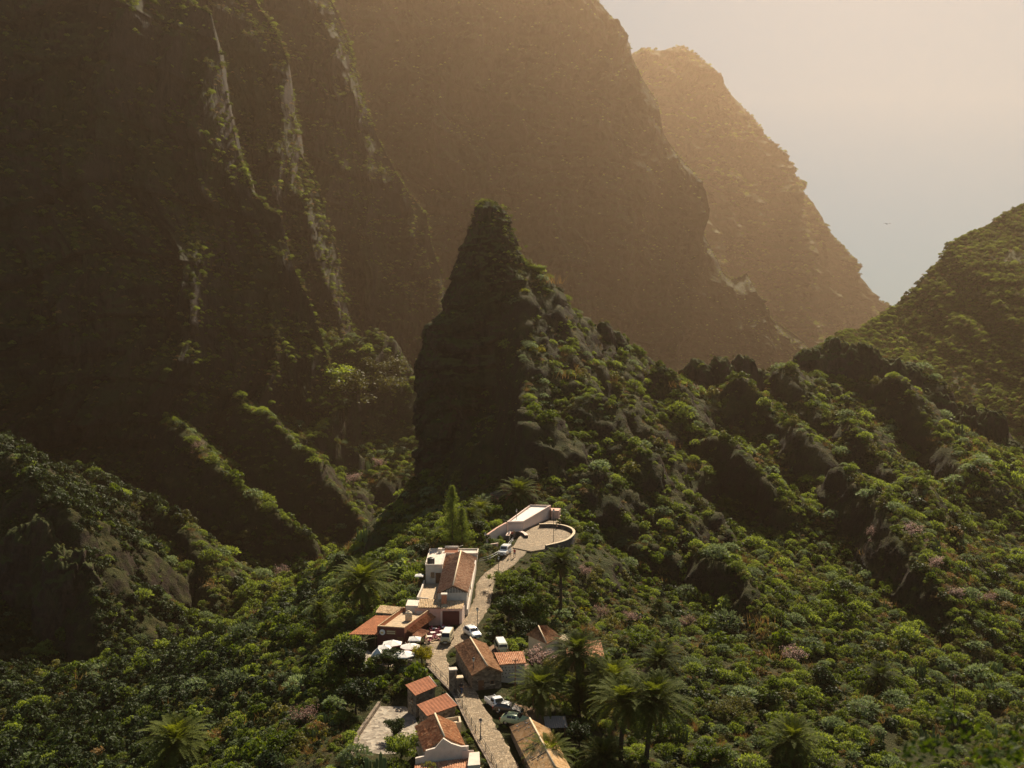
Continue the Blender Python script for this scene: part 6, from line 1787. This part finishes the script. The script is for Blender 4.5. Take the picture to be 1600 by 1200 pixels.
# ------------------------------------------------------------------ palms
def palm_crown(name, seed, n=58, L=4.2):
    rs = np.random.RandomState(seed); parts = []
    for k in range(n):
        az = 2.399 * k + rs.uniform(-.2, .2); q = (k + .5) / n
        el = math.radians(82 - 105 * q + rs.uniform(-6, 6)); ln = L * (.72 + .28 * math.sin(q * 2.6)) * rs.uniform(.88, 1.08)
        m = 12; pts_ = [np.array([0, 0, 0.])]; e = el; st = ln / m
        for j in range(m):
            pts_.append(pts_[-1] + st * np.array([math.cos(az) * math.cos(e), math.sin(az) * math.cos(e), math.sin(e)])); e -= (.055 + .075 * j / m) * (1 if el > -.4 else .5)
        pts_ = np.array(pts_)
        side = np.array([-math.sin(az), math.cos(az), 0])
        V = []; F = []
        for j in range(m):   # rachis
            w = .05 * (1 - j / m) + .012; b = len(V)
            V += [pts_[j] - side * w, pts_[j] + side * w, pts_[j + 1] + side * w * .9, pts_[j + 1] - side * w * .9]; F.append([b, b + 1, b + 2, b + 3])
        for j in range(3, 2 * m + 1):
            t = j / 2; i0 = min(m - 1, int(t)); p = pts_[i0] * (1 - (t - i0)) + pts_[i0 + 1] * (t - i0)
            d = pts_[i0 + 1] - pts_[i0]; d /= np.linalg.norm(d); up = np.cross(side, d); up = -up if up[2] < 0 else up
            ll = (.62 * math.sin(math.pi * min(1, (t / m) * .85 + .12)) + .08) * L / 4.2
            for s in (1, -1):
                v = d * .62 + side * s * .75 + up * (.28 + rs.uniform(-.12, .12)); v /= np.linalg.norm(v); wv = np.cross(v, up + rs.normal(size=3) * .2); wv = wv / np.linalg.norm(wv) * .068
                b = len(V); tip = p + v * ll + np.array([0, 0, -.12 * ll])
                V += [p - wv * .6, p + wv * .6, p * .5 + tip * .5 + wv, tip]; F.append([b, b + 1, b + 2, b + 3])
        parts.append((np.array(V), np.array(F)))
    V, F = join(parts)
    return mesh_np(name, V, F, L_PALM, False)
CROWNS = [palm_crown('crown', s, n_) for s, n_ in ((1, 84), (2, 70), (3, 92))]
def skirt_mesh(seed):
    rs = np.random.RandomState(seed); parts = []
    for k in range(26):
        az = rs.uniform(0, 6.28); d = np.array([math.cos(az), math.sin(az), 0]); s = np.array([-d[1], d[0], 0]); L = rs.uniform(1.2, 2.4); z0 = rs.uniform(-.6, .1)
        p = [d * .25 + (0, 0, z0), d * (.75 + .3 * rs.uniform()) + (0, 0, z0 - .35 * L), d * (.6 + .4 * rs.uniform()) + (0, 0, z0 - L)]
        V = [p[0] - s * .05, p[0] + s * .05, p[1] + s * .16, p[1] - s * .16, p[2] + s * .05, p[2] - s * .05]
        parts.append((np.array(V), np.array([[0, 1, 2, 3], [3, 2, 4, 5]])))
    return mesh_np('dead_fronds', *join(parts), L_DRY, False)
SKIRT = skirt_mesh(4)
M_PALMBARK = mat_plain('palm_bark', (0.055, 0.04, 0.028), 0.95, 0.4, 7, 0.1, 0, 0.05)
def trunk_mesh(h, lean, r0, r1):
    n, m = 12, 40; V = []
    for i in range(m + 1):
        t = i / m; rr = r0 * (1 - t) + r1 * t; rr *= 1 + .06 * math.sin(i * 2.6) + (.35 * max(0, .1 - t) / .1); rr *= (1 + .5 * max(0, t - .9) / .1)
        for k in range(n): V.append((lean[0] * t * t + rr * math.cos(6.2832 * k / n), lean[1] * t * t + rr * math.sin(6.2832 * k / n), h * t - .5 * (1 - t)))
    return mesh_np('trunk', V, grid_faces(m + 1, n, True), M_PALMBARK)
def palm(i, ub, vb, uc, vc, rpx, label, skirt=True, ground_v=None):
    p = hit(ub, vb)
    x, y, z = p
    h = max(.5, (vb - vc) / 1600 * y * 1.03); lean = (uc - ub) / 1600 * y
    sc = rpx / 1600 * y / 3.1
    root = thing('palm_tree', label, 'palm tree', (x, y, z), 0, 'palm trees around the village')
    link('trunk', trunk_mesh(h, (lean, 0), .27 * min(1.2, max(.7, sc)), .22 * min(1.2, max(.7, sc))), root)
    c = link('crown', CROWNS[i % 3], root); c.location = (lean, 0, h); c.rotation_euler = (0, 0, i * 1.3); c.scale = (sc,) * 3
    if skirt: s = link('dead_fronds', SKIRT, root); s.location = (lean, 0, h - .1 * sc); s.scale = (sc * .9,) * 3; s.rotation_euler = (0, 0, i * 2.1)
PALMS = [
 (565, 962, 567, 912, 47, 'wide palm standing alone left of the restaurant roofs'),
 (876, 965, 876, 880, 30, 'slender tall palm below the curved wall of the square'),
 (808, 800, 811, 772, 30, 'bushy bright palm behind the blank walled hall'),
 (903, 1118, 902, 1022, 44, 'tallest bare trunked palm beside the ochre cottage'),
 (846, 1118, 842, 1076, 42, 'spreading low palm right of the black car by the barn'),
 (905, 1122, 907, 1085, 32, 'short palm half hidden behind the tall bare trunk'),
 (962, 1140, 958, 1062, 38, 'palm rising behind the biggest palm of the right cluster'),
 (970, 1192, 974, 1098, 52, 'biggest dense palm of the cluster at lower right'),
 (1010, 1198, 1022, 1096, 54, 'palm with a leaning trunk, right side of the cluster'),
 (1036, 1072, 1030, 1035, 36, 'palm above the pink blossoming tree and the cluster'),
 (1376, 1090, 1375, 1058, 28, 'dim palm alone in the scrub far to the right'),
 (1240, 1198, 1237, 1158, 42, 'dark spreading palm at the bottom right of centre'),
 (275, 1198, 275, 1160, 50, 'dark palm at the bottom left on the valley slope'),
 (752, 815, 750, 797, 20, 'small palm beside the tall pine'),
 (737, 830, 735, 806, 18, 'small palm directly right of the pine trunk'),
 (1135, 800, 1135, 788, 12, 'tiny palm low on the slope under the rock ribs'),
 (500, 978, 500, 950, 18, 'small palm on the slope left of the wide lone palm'),
 (690, 850, 690, 836, 15, 'small palm at the foot of the pine left of the road'),
 (1030, 960, 1030, 945, 13, 'little palm in the scrub above the right hand cluster'),
 (852, 1199, 858, 1182, 40, 'big leaved palm at the bottom edge before the barn'),
 (945, 1199, 942, 1185, 36, 'low palm at the bottom edge below the big cluster'),
]
for i, a in enumerate(PALMS): palm(i, *a, skirt=a[4] > 25)

# ------------------------------------------------------------------ trees
def limbs(rs, h, spread, n=7, r0=.16):
    parts = []; tips = []
    def tb(pts_, rr):
        v, f = tube_vf(pts_, rr, 6); f4 = [q for q in f if len(q) == 4]; parts.append((np.array(v), np.array(f4)))
    top = np.array([rs.uniform(-.2, .2), rs.uniform(-.2, .2), h * .5])
    tb([(0, 0, -.4), (0.05, 0, h * .25), tuple(top)], [r0 * 1.3, r0, r0 * .7])
    for k in range(n):
        a = 2.399 * k + rs.uniform(-.3, .3); s0 = top * rs.uniform(.55, 1.0); e = np.array([math.cos(a) * spread * rs.uniform(.5, .95), math.sin(a) * spread * rs.uniform(.5, .95), h * rs.uniform(.65, 1.0)])
        mid = (s0 + e) / 2 + rs.normal(size=3) * .15 * spread
        tb([s0, mid, e], [r0 * .5, r0 * .33, r0 * .12]); tips += [e, mid, (e + mid) / 2]
        for j in range(2):
            e2 = mid + (e - mid) * .4 + rs.normal(size=3) * .35 * spread; tb([mid, e2], [r0 * .25, r0 * .08]); tips.append(e2)
    return join(parts), tips
def tree_meshes(seed, h, spread, leafmat, leaves=60, leaf=.11, puff=.6, bare=.0):
    rs = np.random.RandomState(seed)
    (tv, tf), tips = limbs(rs, h, spread)
    parts = []
    for t in tips:
        n_ = int(leaves * rs.uniform(.6, 1.3)); d = rdir(rs, n_)
        p = t + d * puff * rs.uniform(.2, 1.1, (n_, 1)) * np.array([1, 1, .8]); s = leaf * rs.uniform(.6, 1.3, n_)
        parts.append(quads(p, d + rs.normal(size=(n_, 3)) * .6 + (0, 0, .2), rdir(rs, n_), s * .75, s * 1.25))
    V, F = join(parts)
    return mesh_np('trunk', tv, tf, M_BARK), mesh_np('crown', V, F, leafmat, False)
TREES = {
 'almond': [tree_meshes(21, 3.2, 1.7, L_PINK, 26, .07, .62), tree_meshes(22, 3.0, 1.9, L_PINK, 22, .07, .66)],
 'broad': [tree_meshes(31, 4.6, 2.2, L_DARK, 120, .15, .9), tree_meshes(32, 4.0, 2.4, L_GREEN, 120, .14, .85), tree_meshes(33, 3.2, 2.0, L_YELLOW, 100, .11, .65), tree_meshes(34, 3.6, 2.2, L_BRIGHT, 110, .12, .75), tree_meshes(35, 3.4, 2.2, L_OLIVE, 90, .09, .7)],
}
def tree(kind_, var, u, v, hpx, name, label, cat='tree', group=None, wide=1.0):
    p = hit(u, v)
    if p is None: return
    x, y, z = p; t, c = TREES[kind_][var]
    base_h = {'almond': [3.6, 3.4], 'broad': [5.3, 4.7, 3.7, 4.2, 3.9]}[kind_][var]
    s = hpx / 1600 * y / base_h
    root = thing(name, label, cat, (x, y, z), random.uniform(0, 6.28), group)
    root.scale = (s * wide, s * wide, s)
    link('trunk', t, root); link('crown', c, root)
G_AL = 'blossoming almond trees on the slopes'
for i, (u, v, h, lab) in enumerate([
  (846, 1052, 46, 'pale pink blossoming almond between dotted outhouse and palms'), (1004, 1072, 34, 'bright pink blossoming almond above the palm cluster'), (986, 978, 26, 'pink almond by itself in the bushes above the ochre cottage'), (938, 968, 24, 'thin pale almond just above the ochre cottage'),
  (915, 905, 24, 'brownish almond right of the slender tall palm'), (1424, 842, 28, 'pale almond on the upper right slope under the ridge'), (1462, 892, 26, 'pink almond on the upper right slope, below the pale one'), (1366, 842, 22, 'dull brown almond left of the pale one on the right slope'),
  (1540, 950, 28, 'pale almond near the right edge of the slope'), (1496, 940, 24, 'small pale almond left of the one at the right edge'), (1240, 1040, 34, 'dusty pink almond in the scrub above the bottom palm'), (478, 1140, 42, 'dusty pink almond on the lower left slope'),
  (552, 762, 26, 'pale almond on the dim slope left of the spire'), (310, 705, 18, 'pale almond on the crest of the left spur'), (592, 735, 22, 'pale almond left of the foot of the spire'), (440, 905, 24, 'brown almond at the valley bottom on the left'), (640, 1075, 20, 'small reddish almond left of the upper red shed'), (1075, 985, 26, 'thin olive pink almond on the slope right of the palms')]):
    tree('almond', i % 2, u, v, h, 'almond_tree', lab, 'tree', G_AL, 1.15)
for var, u, v, h, w, lab in [
  (0, 543, 1062, 62, 1.1, 'big dark tree below the rust coloured terrace roof'), (0, 556, 1120, 62, 1.05, 'dark tree left of the courtyard'), (1, 520, 1085, 45, 1.2, 'broad green tree left of the dark trees'), (0, 618, 1158, 38, 1.0, 'round dark tree standing inside the courtyard'),
  (3, 627, 1194, 48, 1.1, 'bright green tree at the bottom corner of the courtyard'), (2, 659, 1040, 34, .9, 'yellow green tree right of the lowest parasol'), (0, 607, 1048, 34, 1.5, 'dark hedge like tree under the parasols'), (1, 735, 1030, 26, 1.1, 'small green tree left of the stone house gable'),
  (1, 815, 940, 40, 1.2, 'green tree right of the road bend'), (3, 790, 925, 34, 1.2, 'bright green tree nearest the road bend'), (1, 835, 970, 44, 1.2, 'dense green tree above the hip roofed house'), (0, 795, 975, 46, 1.1, 'dark tree behind the people carrier'), (0, 820, 1000, 34, 1.1, 'dark tree between the van and the hip roofed house'),
  (3, 930, 1062, 42, 1.1, 'bright round tree right of the ochre cottage'), (2, 930, 1135, 46, 1.1, 'yellowish tree left of the biggest palm'), (4, 1145, 1130, 40, 1.3, 'olive tree on the slope right of the palms'), (1, 1000, 1015, 34, 1.3, 'green tree above the palm on the right'), (4, 870, 1062, 40, 1.0, 'olive tree behind the low spreading palm'),
  (1, 705, 852, 28, 1.2, 'green tree at the foot of the pine'), (0, 745, 838, 26, 1.3, 'dark tree left of the hall parapet'), (1, 770, 812, 26, 1.1, 'green tree beside the upper end of the parapet wall'), (0, 660, 870, 22, 1.6, 'dark tree behind the flat roof of the long house'), (1, 470, 1010, 36, 1.2, 'green tree low on the left slope'),
  (4, 560, 640, 60, 1.6, 'large pale tree group catching sun on the slope left of the spire'), (3, 515, 620, 52, 1.6, 'sunlit tree left of the large pale group on the far slope'), (4, 600, 600, 46, 1.5, 'sunlit tree nearest the spire on the far slope'), (1, 250, 790, 24, 1.5, 'tree on the sunlit crest in the left valley'), (4, 370, 850, 24, 1.5, 'olive tree on the valley side under the left spur'),
  (3, 842, 428, 14, 1.6, 'lone dark green tree on the ridge right of the spire top'), (1, 1040, 1160, 40, 1.3, 'green tree right of the leaning palm'), (1, 1110, 1198, 40, 1.4, 'green tree at the bottom edge left of the dark palm'), (0, 905, 1170, 42, 1.1, 'dark tree right of the barn'), (1, 440, 1180, 46, 1.2, 'green tree on the lower left slope near the bottom')]:
    tree('broad', var, u, v, h, 'broadleaf_tree', lab, 'tree', 'leafy trees in and around the village', w)

def pine(u, vb, vt, label, wide=1.0):
    x, y, z = hit(u, vb); h = (vb - vt) / 1600 * y * 1.03
    rs = np.random.RandomState(int(u)); root = thing('pine_tree', label, 'pine tree', (x, y, z), 0, 'pines below the hall')
    v, f = tube_vf([(0, 0, -.4), (0, 0, h * .5), (0, 0, h * .98)], [.22, .13, .03], 8); link('trunk', mesh_np('trunk', v, [q for q in f if len(q) == 4], M_BARK), root)
    parts = []; lev = int(h / .42)
    for i in range(lev):
        t = (i + 1) / lev; zz = h * (.14 + .86 * t); R_ = wide * (1.75 * (1 - t) ** .75 + .12) * (.75 + .5 * rs.uniform())
        for k in range(7):
            a = rs.uniform(0, 6.28); L = R_ * rs.uniform(.6, 1.1); m = 46
            s = rs.uniform(.15, 1, m)[:, None]; d = np.array([math.cos(a), math.sin(a), .18])
            p = np.array([0, 0, zz]) + d * L * s + rs.normal(size=(m, 3)) * .17 * (.5 + s)
            parts.append(quads(p, rdir(rs, m) + (0, 0, .5), rdir(rs, m) + d, rs.uniform(.03, .06, m), rs.uniform(.12, .26, m)))
    link('crown', mesh_np('crown', *join(parts), L_BRIGHT, False), root)
pine(707, 862, 762, 'tall slim pine above the long house flat roof', 1.7)
pine(722, 858, 797, 'shorter pine close to the right of the tall slim one', 1.6)

def banana(u, v, hpx, label, seed):
    x, y, z = hit(u, v); h = hpx / 1600 * y
    rs = np.random.RandomState(seed); root = thing('banana_plant', label, 'plant', (x, y, z), 0, 'banana plants left of the long house')
    vv, ff = tube_vf([(0, 0, -.3), (0, 0, h * .5)], [.14, .09], 8); link('stem', mesh_np('stem', vv, [q for q in ff if len(q) == 4], L_GREEN), root)
    parts = []
    for k in range(11):
        a = 2.4 * k; e = R(78 - 7 * k + rs.uniform(-5, 5)); L = h * .62; p = np.array([0, 0, h * .48]); s = np.array([-math.sin(a), math.cos(a), 0]); V = []; m = 8
        for j in range(m + 1):
            w = h * .10 * math.sin(math.pi * min(.97, .1 + .88 * j / m)); V += [p - s * w, p + s * w]
            p = p + L / m * np.array([math.cos(a) * math.cos(e), math.sin(a) * math.cos(e), math.sin(e)]); e -= .16
        parts.append((np.array(V), np.array([[2 * j, 2 * j + 1, 2 * j + 3, 2 * j + 2] for j in range(m)])))
    link('leaves', mesh_np('leaves', *join(parts), L_BRIGHT, True), root)
for i, (u, v, h, lab) in enumerate([(640, 905, 24, 'banana plant behind the wide lone palm, nearest the cream parasol'), (625, 902, 24, 'banana plant in the middle of the row behind the lone palm'), (612, 898, 22, 'banana plant at the left end of the row behind the lone palm'), (652, 892, 20, 'smaller banana plant below the flat roofed wing'), (633, 892, 22, 'banana plant at the back of the grove beside the flat roof')]):
    banana(u, v, h, lab, i)

# blurred leaves right in front of the lens side of the slope: a bush close to the viewpoint
def near_bush():
    c = P(1570, 1215, 7.5)
    root = thing('foreground_bush', 'out of focus green bush close to the viewpoint in the bottom right corner', 'shrub', tuple(c + (0, 0, -.9)))
    rs = np.random.RandomState(66); parts = []
    for k in range(26):
        b = rs.normal(size=3) * (.42, .25, .16) + (0.15, 0, .32); n_ = 40; d = rdir(rs, n_); p = b + (0, 0, .72) + d * .12 * rs.uniform(.3, 1.1, (n_, 1)); s = .02 * rs.uniform(.6, 1.4, n_)
        parts.append(quads(p, d + rs.normal(size=(n_, 3)) * .5, rdir(rs, n_), s * .7, s * 1.6))
    link('foliage', mesh_np('foliage', *join(parts), L_GREEN, False), root)
    (tv, tf), tips = limbs(rs, .9, .4, 8, .02); link('stems', mesh_np('stems', tv, tf, M_BARK), root)
near_bush()
